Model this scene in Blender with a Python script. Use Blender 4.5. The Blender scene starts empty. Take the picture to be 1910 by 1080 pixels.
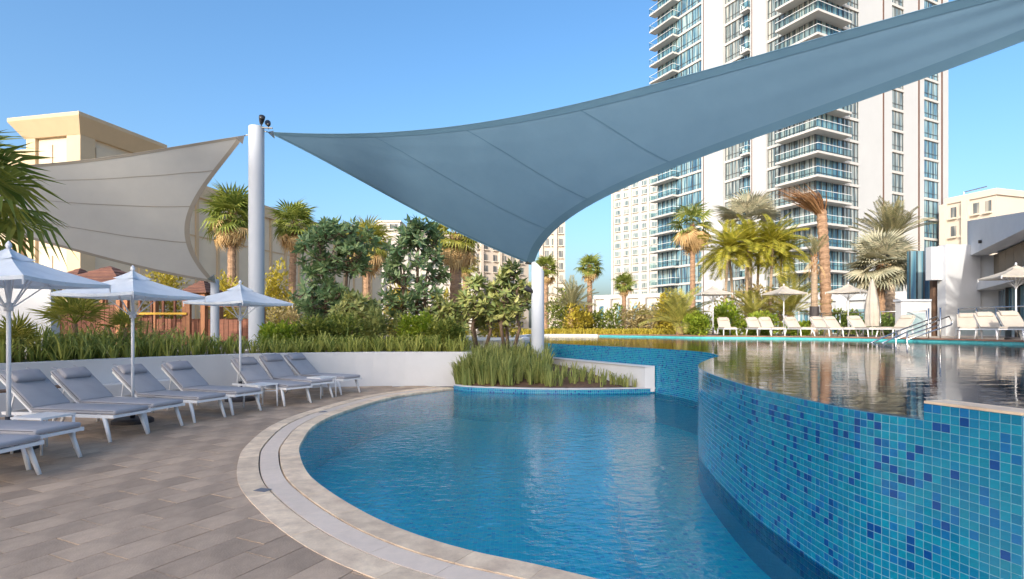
import bpy, bmesh, math, random
from mathutils import Vector, Matrix, Euler
from mathutils.geometry import delaunay_2d_cdt
R = math.radians
random.seed(7)
sc = bpy.context.scene
col = sc.collection

# ------------------------------------------------------------------ camera, sky, sun, exposure
FOC, CX, HOR, EYE = 1060.0, 955.0, 612.0, 1.5
cd = bpy.data.cameras.new('camera'); cam = bpy.data.objects.new('camera', cd); col.objects.link(cam)
cam.location = (0, 0, EYE); cam.rotation_euler = (R(90), 0, 0)
cd.sensor_width = 36; cd.lens = 36 * FOC / 1910; cd.shift_y = (HOR - 540) / 1910
cd.clip_start = 0.05; cd.clip_end = 6000
sc.camera = cam

SUN_EL = R(25); SUN_H = Vector((-0.42, -0.9075)); SUN_H.normalize()
SUN_DIR = Vector((SUN_H.x * math.cos(SUN_EL), SUN_H.y * math.cos(SUN_EL), math.sin(SUN_EL)))
SKY_G, SKY_S, SKY_V = 1.0, 1.2, .97
w = bpy.data.worlds.new('World'); sc.world = w; w.use_nodes = True
nt = w.node_tree; bg = nt.nodes['Background']
sky = nt.nodes.new('ShaderNodeTexSky'); sky.sky_type = 'NISHITA'; sky.sun_disc = False
sky.sun_elevation = SUN_EL; sky.sun_rotation = math.atan2(SUN_H.x, SUN_H.y)
sky.air_density = 1.0; sky.dust_density = 4.5; sky.ozone_density = 3.0; sky.altitude = 0
gm = nt.nodes.new('ShaderNodeGamma'); gm.inputs[1].default_value = SKY_G
hs = nt.nodes.new('ShaderNodeHueSaturation'); hs.inputs['Hue'].default_value = .496; hs.inputs['Saturation'].default_value = SKY_S; hs.inputs['Value'].default_value = SKY_V
nt.links.new(sky.outputs[0], gm.inputs[0]); nt.links.new(gm.outputs[0], hs.inputs['Color']); nt.links.new(hs.outputs[0], bg.inputs[0]); bg.inputs[1].default_value = 0.15
sd = bpy.data.lights.new('sun', 'SUN'); sun = bpy.data.objects.new('sun', sd); col.objects.link(sun)
sd.energy = 2.0; sd.angle = R(0.5); sd.color = (1.0, 0.92, 0.80)
sun.rotation_euler = SUN_DIR.to_track_quat('Z', 'Y').to_euler()
sc.view_settings.view_transform = 'Standard'; sc.view_settings.look = 'None'
sc.view_settings.gamma = 1; sc.view_settings.exposure = 1.12; sc.view_settings.use_curve_mapping = False
sc.render.engine = 'CYCLES'
sc.cycles.use_denoising = True
sc.cycles.max_bounces = 10; sc.cycles.diffuse_bounces = 5; sc.cycles.transparent_max_bounces = 16

# ------------------------------------------------------------------ helpers
def P(px, py, z=0.0):                      # pixel + height of what it touches -> point
    Y = (EYE - z) * FOC / (py - HOR); return Vector(((px - CX) * Y / FOC, Y, z))
def PD(px, py, Y):                         # pixel + distance -> point
    return Vector(((px - CX) * Y / FOC, Y, EYE - (py - HOR) * Y / FOC))
def PX(px, Y, z=0.0): return Vector(((px - CX) * Y / FOC, Y, z))
def ZY(py, Y): return EYE - (py - HOR) * Y / FOC

def tag(o, label=None, cat=None, group=None, kind=None):
    if label: o['label'] = label
    if cat: o['category'] = cat
    if group: o['group'] = group
    if kind: o['kind'] = kind
    return o
def empty(name, loc=(0, 0, 0), rz=0, label=None, cat=None, group=None):
    o = bpy.data.objects.new(name, None); col.objects.link(o); o.empty_display_size = .2
    o.location = loc; o.rotation_euler = (0, 0, rz); tag(o, label, cat, group); return o
def link(name, me, parent=None, mw=None):
    o = bpy.data.objects.new(name, me); col.objects.link(o)
    if parent: o.parent = parent
    if mw is not None: o.matrix_basis = mw
    return o
def kids(o): return [c for c in list(bpy.data.objects) if c.parent == o]
TREE = {}
def copy_tree(o, loc, rz, label=None, scale=None, group=None, parent=None):
    c = o.copy(); col.objects.link(c); c.location = loc; c.rotation_euler = (0, 0, rz)
    if scale: c.scale = (scale,) * 3
    if label: c['label'] = label
    if group: c['group'] = group
    for ch in kids(o):
        d = ch.copy(); col.objects.link(d); d.parent = c
        for g in kids(ch):
            e = g.copy(); col.objects.link(e); e.parent = d
    return c

def catmull(pts, n=8):
    pts = [Vector(p) for p in pts]; out = []
    q = [2 * pts[0] - pts[1]] + pts + [2 * pts[-1] - pts[-2]]
    for i in range(1, len(q) - 2):
        a, b, c, d = q[i - 1], q[i], q[i + 1], q[i + 2]
        for k in range(n):
            t = k / n
            out.append(.5 * ((2 * b) + (c - a) * t + (2 * a - 5 * b + 4 * c - d) * t * t + (3 * b - a - 3 * c + d) * t ** 3))
    out.append(pts[-1]); return out
def resample(pts, step):
    out = [pts[0].copy()]; acc = 0
    for a, b in zip(pts, pts[1:]):
        L = (b - a).length; pos = step - acc
        while pos <= L and L > 0:
            out.append(a.lerp(b, pos / L)); pos += step
        acc = (acc + L) % step if L > 0 else acc
    return out
def tangent(pts, i):
    a = pts[max(i - 1, 0)]; b = pts[min(i + 1, len(pts) - 1)]; return (b - a).normalized()
def offset(pts, d):                         # left of travel
    out = []
    for i, p in enumerate(pts):
        t = tangent(pts, i); out.append(Vector((p[0] - t[1] * d, p[1] + t[0] * d)))
    return out

class MB:
    def __init__(s): s.v = []; s.f = []; s.m = []; s.uv = None
    def face(s, idx, m=0): s.f.append(tuple(idx)); s.m.append(m)
    def add(s, vs, fs, m=0):
        b = len(s.v); s.v += [tuple(v) for v in vs]
        for f in fs: s.face([b + i for i in f], m)
    def quad(s, a, b, c, d, m=0): s.add([a, b, c, d], [(0, 1, 2, 3)], m)
    def box(s, x0, x1, y0, y1, z0, z1, m=0, M=None):
        vs = [Vector((x, y, z)) for z in (z0, z1) for y in (y0, y1) for x in (x0, x1)]
        if M is not None: vs = [M @ v for v in vs]
        s.add(vs, [(0, 2, 3, 1), (4, 5, 7, 6), (0, 1, 5, 4), (2, 6, 7, 3), (0, 4, 6, 2), (1, 3, 7, 5)], m)
    def beam(s, p, q, w, h, m=0, up=(0, 0, 1)):
        p = Vector(p); q = Vector(q); d = (q - p); L = d.length; d.normalize()
        up = Vector(up)
        if abs(d.dot(up)) > .98: up = Vector((0, 1, 0))
        sx = d.cross(up).normalized(); u = sx.cross(d)
        vs = [c + sx * a * w / 2 + u * b * h / 2 for c in (p, q) for b in (-1, 1) for a in (-1, 1)]
        s.add(vs, [(0, 1, 3, 2), (4, 6, 7, 5), (0, 4, 5, 1), (2, 3, 7, 6), (0, 2, 6, 4), (1, 5, 7, 3)], m)
    def tube(s, pts, radii, n=8, m=0, cap=True):
        pts = [Vector(p) for p in pts]; b = len(s.v); L = len(pts)
        if not hasattr(radii, '__len__'): radii = [radii] * L
        ref = Vector((1, 0, 0))
        for i, p in enumerate(pts):
            t = tangent(pts, i)
            x = t.cross(ref)
            if x.length < .1: x = t.cross(Vector((0, 1, 0)))
            x.normalize(); y = t.cross(x)
            for k in range(n):
                a = 2 * math.pi * k / n
                s.v.append(tuple(p + (x * math.cos(a) + y * math.sin(a)) * radii[i]))
        for i in range(L - 1):
            for k in range(n):
                k2 = (k + 1) % n
                s.face((b + i * n + k, b + i * n + k2, b + (i + 1) * n + k2, b + (i + 1) * n + k), m)
        if cap:
            s.face([b + k for k in range(n)][::-1], m); s.face([b + (L - 1) * n + k for k in range(n)], m)
    def prism(s, poly, z0, z1, m=0, mtop=None):
        n = len(poly); b = len(s.v)
        s.v += [(p[0], p[1], z0) for p in poly] + [(p[0], p[1], z1) for p in poly]
        for i in range(n):
            j = (i + 1) % n; s.face((b + i, b + j, b + n + j, b + n + i), m)
        s.face([b + n + i for i in range(n)], m if mtop is None else mtop)
        s.face([b + i for i in range(n)][::-1], m)
    def build(s, name, mats, parent=None, smooth=False, M=None, tri=False):
        me = s.mesh(name, mats, smooth, tri); return link(name, me, parent, M)
    def mesh(s, name, mats, smooth=False, tri=False):
        me = bpy.data.meshes.new(name); me.from_pydata(s.v, [], s.f)
        if not isinstance(mats, (list, tuple)): mats = [mats]
        for m in mats: me.materials.append(m)
        if any(s.m): me.polygons.foreach_set('material_index', s.m)
        if s.uv:
            ul = me.uv_layers.new(name='UVMap')
            for lp in me.loops: ul.data[lp.index].uv = s.uv[lp.vertex_index]
        if tri:
            bm = bmesh.new(); bm.from_mesh(me); bmesh.ops.triangulate(bm, faces=bm.faces); bm.normal_update(); bm.to_mesh(me); bm.free()
        if smooth: me.polygons.foreach_set('use_smooth', [True] * len(me.polygons))
        me.update(); return me

def flat(name, outline, z, mat, parent=None, holes=(), uv=None):
    """flat sheet from an outline (concave allowed), optional holes"""
    vs = [Vector((p[0], p[1])) for p in outline]; es = [(i, (i + 1) % len(vs)) for i in range(len(vs))]
    faces = [list(range(len(vs)))]
    if holes:
        for h in holes:
            b = len(vs); vs += [Vector((p[0], p[1])) for p in h]
            es += [(b + i, b + (i + 1) % len(h)) for i in range(len(h))]
        faces = []
    r = delaunay_2d_cdt(vs, es, faces, 1 if faces else 3, 1e-5) if not holes else delaunay_2d_cdt(vs, es, [], 2, 1e-5)
    V, F = r[0], r[2]
    def inside(p, poly):
        c = False; j = len(poly) - 1
        for i in range(len(poly)):
            if (poly[i][1] > p[1]) != (poly[j][1] > p[1]) and p[0] < (poly[j][0] - poly[i][0]) * (p[1] - poly[i][1]) / (poly[j][1] - poly[i][1]) + poly[i][0]: c = not c
            j = i
        return c
    keep = []
    if holes:
        bm = bmesh.new(); bv = [bm.verts.new((v.x, v.y, z)) for v in V]
        for f in F:
            bm.faces.new([bv[i] for i in f])
        bmesh.ops.triangulate(bm, faces=bm.faces); out = []
        for f in bm.faces:
            c = f.calc_center_median()
            if any(inside(c, h) for h in holes): out.append(f)
        bmesh.ops.delete(bm, geom=out, context='FACES')
        me = bpy.data.meshes.new(name); bm.normal_update(); bm.to_mesh(me); bm.free(); me.materials.append(mat)
    else:
        me = bpy.data.meshes.new(name); me.from_pydata([(v.x, v.y, z) for v in V], [], [list(f) for f in F]); me.materials.append(mat)
    if uv:
        ul = me.uv_layers.new(name='UVMap')
        for lp in me.loops:
            co = me.vertices[lp.vertex_index].co; ul.data[lp.index].uv = (co.x, co.y)
    for p in me.polygons:
        if p.normal.z < 0: p.flip()
    me.update()
    return link(name, me, parent)

def rbox(name, sx, sy, sz, bev, mat, seg=3, puff=0.0):
    bm = bmesh.new(); bmesh.ops.create_cube(bm, size=1)
    bmesh.ops.scale(bm, vec=(sx, sy, sz), verts=bm.verts)
    bmesh.ops.bevel(bm, geom=list(bm.edges), offset=bev, segments=seg, profile=.5, affect='EDGES')
    if puff:
        bmesh.ops.subdivide_edges(bm, edges=[e for e in bm.edges if e.calc_length() > min(sx, sy) * .4], cuts=4, use_grid_fill=True)
        for v in bm.verts:
            k = (1 - (2 * v.co.x / sx) ** 2) * (1 - (2 * v.co.y / sy) ** 2)
            v.co.z += puff * max(k, 0) * (1 if v.co.z > 0 else -1)
    me = bpy.data.meshes.new(name); bm.to_mesh(me); bm.free(); me.materials.append(mat)
    me.polygons.foreach_set('use_smooth', [True] * len(me.polygons)); return me

# ------------------------------------------------------------------ materials
MATS = {}
def nodes(name):
    m = bpy.data.materials.new(name); m.use_nodes = True
    return m, m.node_tree, m.node_tree.nodes['Principled BSDF'], m.node_tree.nodes['Material Output']
def mixcol(nt, fac, a, b):
    n = nt.nodes.new('ShaderNodeMix'); n.data_type = 'RGBA'
    if hasattr(fac, 'is_linked'): nt.links.new(fac, n.inputs[0])
    else: n.inputs[0].default_value = fac
    for k, x in ((6, a), (7, b)):
        if hasattr(x, 'is_linked'): nt.links.new(x, n.inputs[k])
        else: n.inputs[k].default_value = (*x, 1)
    return n.outputs[2]
def rand_out(nt):
    oi = nt.nodes.new('ShaderNodeObjectInfo'); ge = nt.nodes.new('ShaderNodeNewGeometry')
    ad = nt.nodes.new('ShaderNodeMath'); ad.operation = 'ADD'; fr = nt.nodes.new('ShaderNodeMath'); fr.operation = 'FRACT'
    nt.links.new(oi.outputs['Random'], ad.inputs[0]); nt.links.new(ge.outputs['Random Per Island'], ad.inputs[1])
    nt.links.new(ad.outputs[0], fr.inputs[0]); return fr.outputs[0]
def M(name, c, rough=.6, var=.15, scale=5, bump=0, bscale=40, metal=0, c2=None, rnd=0, spec=.5, stretch=None, detail=6):
    m, nt, b, o = nodes(name); MATS[name] = m
    tc = nt.nodes.new('ShaderNodeTexCoord'); nz = nt.nodes.new('ShaderNodeTexNoise'); nz.inputs['Scale'].default_value = scale
    nz.inputs['Detail'].default_value = detail; nz.inputs['Roughness'].default_value = .65
    src = tc.outputs['Object']
    if stretch:
        mp = nt.nodes.new('ShaderNodeMapping'); mp.inputs['Scale'].default_value = stretch; nt.links.new(src, mp.inputs[0]); src = mp.outputs[0]
    nt.links.new(src, nz.inputs[0])
    lo = tuple(x * (1 - var) for x in c); hi = tuple(min(x * (1 + var), .95) for x in c) if c2 is None else c2
    rmp = nt.nodes.new('ShaderNodeMapRange'); rmp.inputs[1].default_value = .3; rmp.inputs[2].default_value = .7
    nt.links.new(nz.outputs[0], rmp.inputs[0])
    cc = mixcol(nt, rmp.outputs[0], lo, hi)
    if rnd:
        hsv = nt.nodes.new('ShaderNodeHueSaturation'); mr = nt.nodes.new('ShaderNodeMapRange')
        mr.inputs[3].default_value = 1 - rnd; mr.inputs[4].default_value = 1 + rnd
        nt.links.new(rand_out(nt), mr.inputs[0]); nt.links.new(mr.outputs[0], hsv.inputs['Value']); nt.links.new(cc, hsv.inputs['Color']); cc = hsv.outputs[0]
    nt.links.new(cc, b.inputs['Base Color'])
    b.inputs['Roughness'].default_value = rough; b.inputs['Metallic'].default_value = metal; b.inputs['Specular IOR Level'].default_value = spec
    if bump:
        n2 = nt.nodes.new('ShaderNodeTexNoise'); n2.inputs['Scale'].default_value = bscale; n2.inputs['Detail'].default_value = 5; nt.links.new(src, n2.inputs[0])
        bp = nt.nodes.new('ShaderNodeBump'); bp.inputs['Strength'].default_value = bump; bp.inputs['Distance'].default_value = .02
        nt.links.new(n2.outputs[0], bp.inputs['Height']); nt.links.new(bp.outputs[0], b.inputs['Normal'])
    return m
def FOL(name, c1, c2, trans=.3, rough=.55):
    m, nt, b, o = nodes(name); MATS[name] = m
    cc = mixcol(nt, rand_out(nt), c1, c2)
    nt.links.new(cc, b.inputs['Base Color']); b.inputs['Roughness'].default_value = rough; b.inputs['Specular IOR Level'].default_value = .35
    tr = nt.nodes.new('ShaderNodeBsdfTranslucent'); nt.links.new(cc, tr.inputs[0])
    mx = nt.nodes.new('ShaderNodeMixShader'); mx.inputs[0].default_value = trans
    nt.links.new(b.outputs[0], mx.inputs[1]); nt.links.new(tr.outputs[0], mx.inputs[2]); nt.links.new(mx.outputs[0], o.inputs[0]); return m
def FABRIC(name, c, c2, trans=.35, scale=1.2, bump=.15):
    m = M(name, c, .85, .1, scale, bump, 260, c2=c2, spec=.2); nt = m.node_tree; b = nt.nodes['Principled BSDF']; o = nt.nodes['Material Output']
    tr = nt.nodes.new('ShaderNodeBsdfTranslucent'); nt.links.new(b.inputs['Base Color'].links[0].from_socket, tr.inputs[0])
    mx = nt.nodes.new('ShaderNodeMixShader'); mx.inputs[0].default_value = trans
    nt.links.new(b.outputs[0], mx.inputs[1]); nt.links.new(tr.outputs[0], mx.inputs[2]); nt.links.new(mx.outputs[0], o.inputs[0]); return m
def WATER(name, tint, bscale, bstr, stretch, dist=.02, ior=1.33):
    m, nt, b, o = nodes(name); nt.nodes.remove(b); MATS[name] = m
    tc = nt.nodes.new('ShaderNodeTexCoord'); mp = nt.nodes.new('ShaderNodeMapping'); mp.inputs['Scale'].default_value = stretch
    mp.inputs['Rotation'].default_value = (0, 0, R(25))
    nt.links.new(tc.outputs['Object'], mp.inputs[0])
    n1 = nt.nodes.new('ShaderNodeTexNoise'); n1.inputs['Scale'].default_value = bscale; n1.inputs['Detail'].default_value = 3; n1.inputs['Distortion'].default_value = .6
    n2 = nt.nodes.new('ShaderNodeTexNoise'); n2.inputs['Scale'].default_value = .35; n2.inputs['Detail'].default_value = 2   # calm and ruffled areas
    nt.links.new(mp.outputs[0], n1.inputs[0]); nt.links.new(tc.outputs['Object'], n2.inputs[0])
    mr = nt.nodes.new('ShaderNodeMapRange'); mr.inputs[1].default_value = .35; mr.inputs[2].default_value = .65; mr.inputs[3].default_value = .35; mr.inputs[4].default_value = 1.0
    nt.links.new(n2.outputs[0], mr.inputs[0])
    mu = nt.nodes.new('ShaderNodeMath'); mu.operation = 'MULTIPLY'; nt.links.new(n1.outputs[0], mu.inputs[0]); nt.links.new(mr.outputs[0], mu.inputs[1])
    bp = nt.nodes.new('ShaderNodeBump'); bp.inputs['Strength'].default_value = bstr; bp.inputs['Distance'].default_value = dist; nt.links.new(mu.outputs[0], bp.inputs['Height'])
    fr = nt.nodes.new('ShaderNodeFresnel'); fr.inputs[0].default_value = ior; nt.links.new(bp.outputs[0], fr.inputs['Normal'])
    gl = nt.nodes.new('ShaderNodeBsdfGlossy'); gl.inputs['Roughness'].default_value = .015; nt.links.new(bp.outputs[0], gl.inputs['Normal'])
    tr = nt.nodes.new('ShaderNodeBsdfTransparent'); tr.inputs[0].default_value = (*tint, 1)
    mx = nt.nodes.new('ShaderNodeMixShader'); nt.links.new(fr.outputs[0], mx.inputs[0]); nt.links.new(tr.outputs[0], mx.inputs[1]); nt.links.new(gl.outputs[0], mx.inputs[2])
    nt.links.new(mx.outputs[0], o.inputs[0]); return m
TILE = .045
TILECOL = [(.005, .195, .33), (.005, .225, .345), (.005, .175, .335), (.006, .135, .34), (.004, .06, .24)]
def MOSAIC(name, cols=None, gr=(.22, .50, .60)):
    cols = cols or TILECOL
    m, nt, b, o = nodes(name); MATS[name] = m
    uv = nt.nodes.new('ShaderNodeUVMap'); uv.uv_map = 'UVMap'
    sc_ = nt.nodes.new('ShaderNodeVectorMath'); sc_.operation = 'SCALE'; sc_.inputs['Scale'].default_value = 1 / TILE; nt.links.new(uv.outputs[0], sc_.inputs[0])
    fl = nt.nodes.new('ShaderNodeVectorMath'); fl.operation = 'FLOOR'; nt.links.new(sc_.outputs[0], fl.inputs[0])
    wn = nt.nodes.new('ShaderNodeTexWhiteNoise'); wn.noise_dimensions = '2D'; nt.links.new(fl.outputs[0], wn.inputs['Vector'])
    cr = nt.nodes.new('ShaderNodeValToRGB'); cr.color_ramp.interpolation = 'CONSTANT'
    el = cr.color_ramp.elements; el[0].position = 0; el[0].color = (*cols[0], 1); el[1].position = .3; el[1].color = (*cols[1], 1)
    for p, c in ((.55, cols[2]), (.78, cols[3]), (.92, cols[4])):
        e = el.new(p); e.color = (*c, 1)
    nt.links.new(wn.outputs[0], cr.inputs[0])
    fr = nt.nodes.new('ShaderNodeVectorMath'); fr.operation = 'FRACTION'; nt.links.new(sc_.outputs[0], fr.inputs[0])
    sp = nt.nodes.new('ShaderNodeSeparateXYZ'); nt.links.new(fr.outputs[0], sp.inputs[0])
    mn = nt.nodes.new('ShaderNodeMath'); mn.operation = 'MINIMUM'; nt.links.new(sp.outputs[0], mn.inputs[0]); nt.links.new(sp.outputs[1], mn.inputs[1])
    lt = nt.nodes.new('ShaderNodeMath'); lt.operation = 'LESS_THAN'; lt.inputs[1].default_value = .08; nt.links.new(mn.outputs[0], lt.inputs[0])
    nt.links.new(mixcol(nt, lt.outputs[0], cr.outputs[0], gr), b.inputs['Base Color']); b.inputs['Roughness'].default_value = .2
    return m
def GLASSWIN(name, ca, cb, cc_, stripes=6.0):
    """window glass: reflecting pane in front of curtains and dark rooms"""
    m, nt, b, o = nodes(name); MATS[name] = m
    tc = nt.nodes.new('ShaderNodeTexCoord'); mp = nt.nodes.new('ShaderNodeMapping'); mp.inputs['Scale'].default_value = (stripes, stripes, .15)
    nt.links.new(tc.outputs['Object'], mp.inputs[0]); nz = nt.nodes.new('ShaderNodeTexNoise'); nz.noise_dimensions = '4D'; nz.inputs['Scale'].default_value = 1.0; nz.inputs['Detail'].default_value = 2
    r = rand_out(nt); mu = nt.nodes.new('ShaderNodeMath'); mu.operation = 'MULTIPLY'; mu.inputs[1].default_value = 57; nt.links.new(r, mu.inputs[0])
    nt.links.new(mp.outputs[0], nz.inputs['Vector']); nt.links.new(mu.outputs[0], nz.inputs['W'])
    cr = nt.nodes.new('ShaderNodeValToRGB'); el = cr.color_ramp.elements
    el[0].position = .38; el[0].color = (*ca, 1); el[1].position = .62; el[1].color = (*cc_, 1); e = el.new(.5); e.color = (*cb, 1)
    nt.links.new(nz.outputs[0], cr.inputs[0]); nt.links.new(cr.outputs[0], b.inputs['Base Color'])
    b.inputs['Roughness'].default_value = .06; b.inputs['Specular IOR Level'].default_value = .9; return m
def PANE(name, tint, refl=.12):
    m, nt, b, o = nodes(name); nt.nodes.remove(b); MATS[name] = m
    gl = nt.nodes.new('ShaderNodeBsdfGlossy'); gl.inputs['Roughness'].default_value = .03
    tr = nt.nodes.new('ShaderNodeBsdfTransparent'); tr.inputs[0].default_value = (*tint, 1)
    lw = nt.nodes.new('ShaderNodeLayerWeight'); lw.inputs[0].default_value = refl
    mx = nt.nodes.new('ShaderNodeMixShader'); nt.links.new(lw.outputs[0], mx.inputs[0]); nt.links.new(tr.outputs[0], mx.inputs[1]); nt.links.new(gl.outputs[0], mx.inputs[2]); nt.links.new(mx.outputs[0], o.inputs[0]); return m

m_ground = M('sandy_ground', (.30, .24, .17), .9, .3, .6, .4, 20)
m_soil = M('soil', (.13, .075, .045), .95, .45, 9, .8, 60)
m_grout = M('paver_joint', (.085, .075, .07), .95, .3, 20)
m_paver = M('paver_stone', (0.405, 0.297, 0.21), .72, .3, 2.2, .25, 70, rnd=.17, detail=10)
m_coping = M('coping_limestone', (0.8, 0.585, 0.41), .6, .28, 5, .15, 60, rnd=.14, detail=9)
m_grate = M('overflow_grating', (0.74, 0.6, 0.48), .55, .06, 12, .08, 90, rnd=.04)
m_plate = M('grey_plate', (.16, .16, .18), .5, .1)
m_white = M('white_render', (0.56, 0.575, 0.6), .8, .045, 1.6, .08, 90)
m_whiteb = M('white_wall_paint', (0.5, 0.54, 0.6), .75, .04, .8)
m_cream = M('cream_stone', (0.55, 0.43, 0.28), .8, .07, .5, .05, 10)
m_creamlt = M('cream_panel', (0.6, 0.51, 0.38), .8, .06, .6)
m_creamdk = M('ochre_trim', (0.5, 0.37, 0.23), .8, .08, .5)
m_alu = M('white_powder_coat', (.74, .75, .77), .35, .03, 4)
m_polew = M('pole_paint', (.68, .70, .74), .35, .03, 4)
m_steel = M('stainless_steel', (.62, .62, .62), .22, .05, 5, metal=1)
m_black = M('black_metal', (.02, .02, .024), .4, .1)
m_base = M('umbrella_base', (.045, .04, .042), .6, .2)
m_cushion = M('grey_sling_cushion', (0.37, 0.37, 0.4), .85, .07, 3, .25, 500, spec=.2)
m_piping = M('dark_piping', (.07, .075, .10), .8, .05)
m_pillow = M('grey_pillow_fabric', (0.34, 0.34, 0.375), .85, .08, 5, .3, 400, spec=.2)
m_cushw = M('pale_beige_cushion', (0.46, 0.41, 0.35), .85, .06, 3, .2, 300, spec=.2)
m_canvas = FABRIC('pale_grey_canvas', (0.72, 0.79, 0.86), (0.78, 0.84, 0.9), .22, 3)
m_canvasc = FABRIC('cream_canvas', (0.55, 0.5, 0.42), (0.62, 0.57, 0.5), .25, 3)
m_sailb = FABRIC('blue_grey_sail_mesh', (0.15, 0.265, 0.37), (0.17, 0.29, 0.395), .30, .35, .1)
m_sailb2 = FABRIC('blue_grey_sail_hem', (0.1, 0.2, 0.3), (0.115, 0.22, 0.32), .12, .5, .1)
m_sailt = FABRIC('taupe_sail_mesh', (0.58, 0.545, 0.49), (0.64, 0.6, 0.53), .38, .35, .1)
m_sailt2 = FABRIC('taupe_sail_hem', (0.36, 0.32, 0.27), (0.4, 0.35, 0.29), .2, .5, .1)
m_timber = M('red_brown_timber', (.20, .075, .042), .7, .3, 2.5, .3, 30, rnd=.2, stretch=(1, 1, 6))
m_timbero = M('orange_timber_post', (.34, .15, .07), .7, .2, 3, .2, 30, rnd=.15)
m_shingle = M('brown_roof_board', (.16, .07, .045), .75, .25, 3, .3, 30, rnd=.2)
m_yellow = M('yellow_paint', (.65, .38, .03), .5, .1)
m_deckwood = M('deck_brown_edge', (.26, .15, .10), .75, .25, 3, .2, 30)
m_upper = M('upper_deck_paving', (.46, .37, .28), .8, .12, 1.5, .1, 30)
m_path = M('pale_path', (.70, .64, .54), .85, .08, .8, .1, 30)
m_trunk = M('palm_trunk_bark', (.33, .205, .125), .9, .4, 5, .9, 16, stretch=(1, 1, 4))
m_trunkg = M('grey_palm_bark', (.34, .25, .17), .9, .3, 5, .8, 16, stretch=(1, 1, 4))
m_bark = M('plumeria_bark', (.17, .115, .08), .9, .3, 8, .5, 30)
m_boot = FOL('dry_leaf_base', (.26, .13, .06), (.44, .25, .12), .1)
f_fan = FOL('fan_palm_green', (0.13, 0.19, 0.03), (0.32, 0.34, 0.07))
f_fanlt = FOL('fan_palm_yellow_green', (0.24, 0.27, 0.04), (0.46, 0.41, 0.09))
f_dry = FOL('dry_fan_leaf', (0.5, 0.31, 0.13), (0.7, 0.52, 0.26), .2)
f_areca = FOL('areca_leaf', (0.26, 0.28, 0.03), (0.52, 0.45, 0.06), .3)
f_coco = FOL('feather_palm_leaf', (0.24, 0.26, 0.05), (0.46, 0.4, 0.1), .3)
f_date = FOL('date_palm_leaf', (0.18, 0.19, 0.09), (0.36, 0.31, 0.16), .2)
f_silver = FOL('silver_palm_leaf', (.32, .33, .23), (.52, .47, .33), .2)
f_plum = FOL('plumeria_leaf', (0.14, 0.25, 0.11), (0.36, 0.46, 0.21), .25, .3)
f_plum2 = FOL('plumeria_olive_leaf', (0.19, 0.26, 0.09), (0.44, 0.44, 0.15), .25, .4)
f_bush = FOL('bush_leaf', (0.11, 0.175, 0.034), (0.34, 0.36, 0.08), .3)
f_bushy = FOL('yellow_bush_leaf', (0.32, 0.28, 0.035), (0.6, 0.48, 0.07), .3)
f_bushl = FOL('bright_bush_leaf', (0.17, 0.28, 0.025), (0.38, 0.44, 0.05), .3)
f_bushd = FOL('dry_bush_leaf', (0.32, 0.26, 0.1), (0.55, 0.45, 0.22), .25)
f_strap = FOL('strappy_leaf', (0.15, 0.215, 0.04), (0.52, 0.52, 0.13), .3)
f_grass = FOL('bed_grass', (0.17, 0.23, 0.06), (0.42, 0.43, 0.14), .3)
m_flower = M('white_flower', (.8, .77, .7), .6, .05)
w_low = WATER('lower_pool_water', (.82, .99, 1.0), 6.5, .8, (1.0, 1.7, 1), .020, 1.42)
w_up = WATER('upper_pool_water', (.45, .8, .9), 2.4, .2, (1.0, 2.6, 1), .02, 1.6)
m_mosaic = MOSAIC('blue_mosaic')
m_floor = MOSAIC('pool_floor_mosaic', [(.03, .80, .90), (.03, .84, .92), (.03, .78, .90), (.03, .70, .88), (.02, .56, .84)], (.10, .88, .93))
m_teal = M('waterline_teal', (.10, .50, .52), .2, .15, 8)
m_tile = [M('glass_tile_%d' % i, c, .12, .16, 30, rnd=.10, spec=.6) for i, c in enumerate(TILECOL)]
m_tgrout = M('tile_grout', (0.17, 0.4, 0.5), .8, .1, 30)
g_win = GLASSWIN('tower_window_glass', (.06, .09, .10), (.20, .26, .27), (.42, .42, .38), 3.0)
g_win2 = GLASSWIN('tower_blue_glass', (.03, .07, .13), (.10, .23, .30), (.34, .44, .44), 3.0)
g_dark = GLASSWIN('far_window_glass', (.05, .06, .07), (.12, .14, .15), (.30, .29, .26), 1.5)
g_rail = PANE('balcony_rail_glass', (.72, .86, .88), .25)
m_mull = M('dark_mullion', (.06, .065, .07), .4, .1)
m_joint = M('joint_shade_brown', (.13, .07, .05), .7, .1)
m_tower = M('tower_white_cladding', (0.45, 0.465, 0.475), .6, .03, .3)
m_slab = M('balcony_slab', (0.49, 0.48, 0.465), .7, .04, .4)
m_farbeige = M('far_beige_wall', (0.52, 0.465, 0.4), .85, .06, .1)
m_farwhite = M('far_white_wall', (0.52, 0.49, 0.45), .85, .05, .1)
m_roller = M('tan_roller_blind', (.25, .205, .155), .8, .08, 4, stretch=(8, 8, 1))
m_brownslat = M('brown_slat', (.15, .09, .06), .6, .15, 4)
m_asphaltroof = M('roof_grey', (.3, .29, .28), .9, .1)

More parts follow.
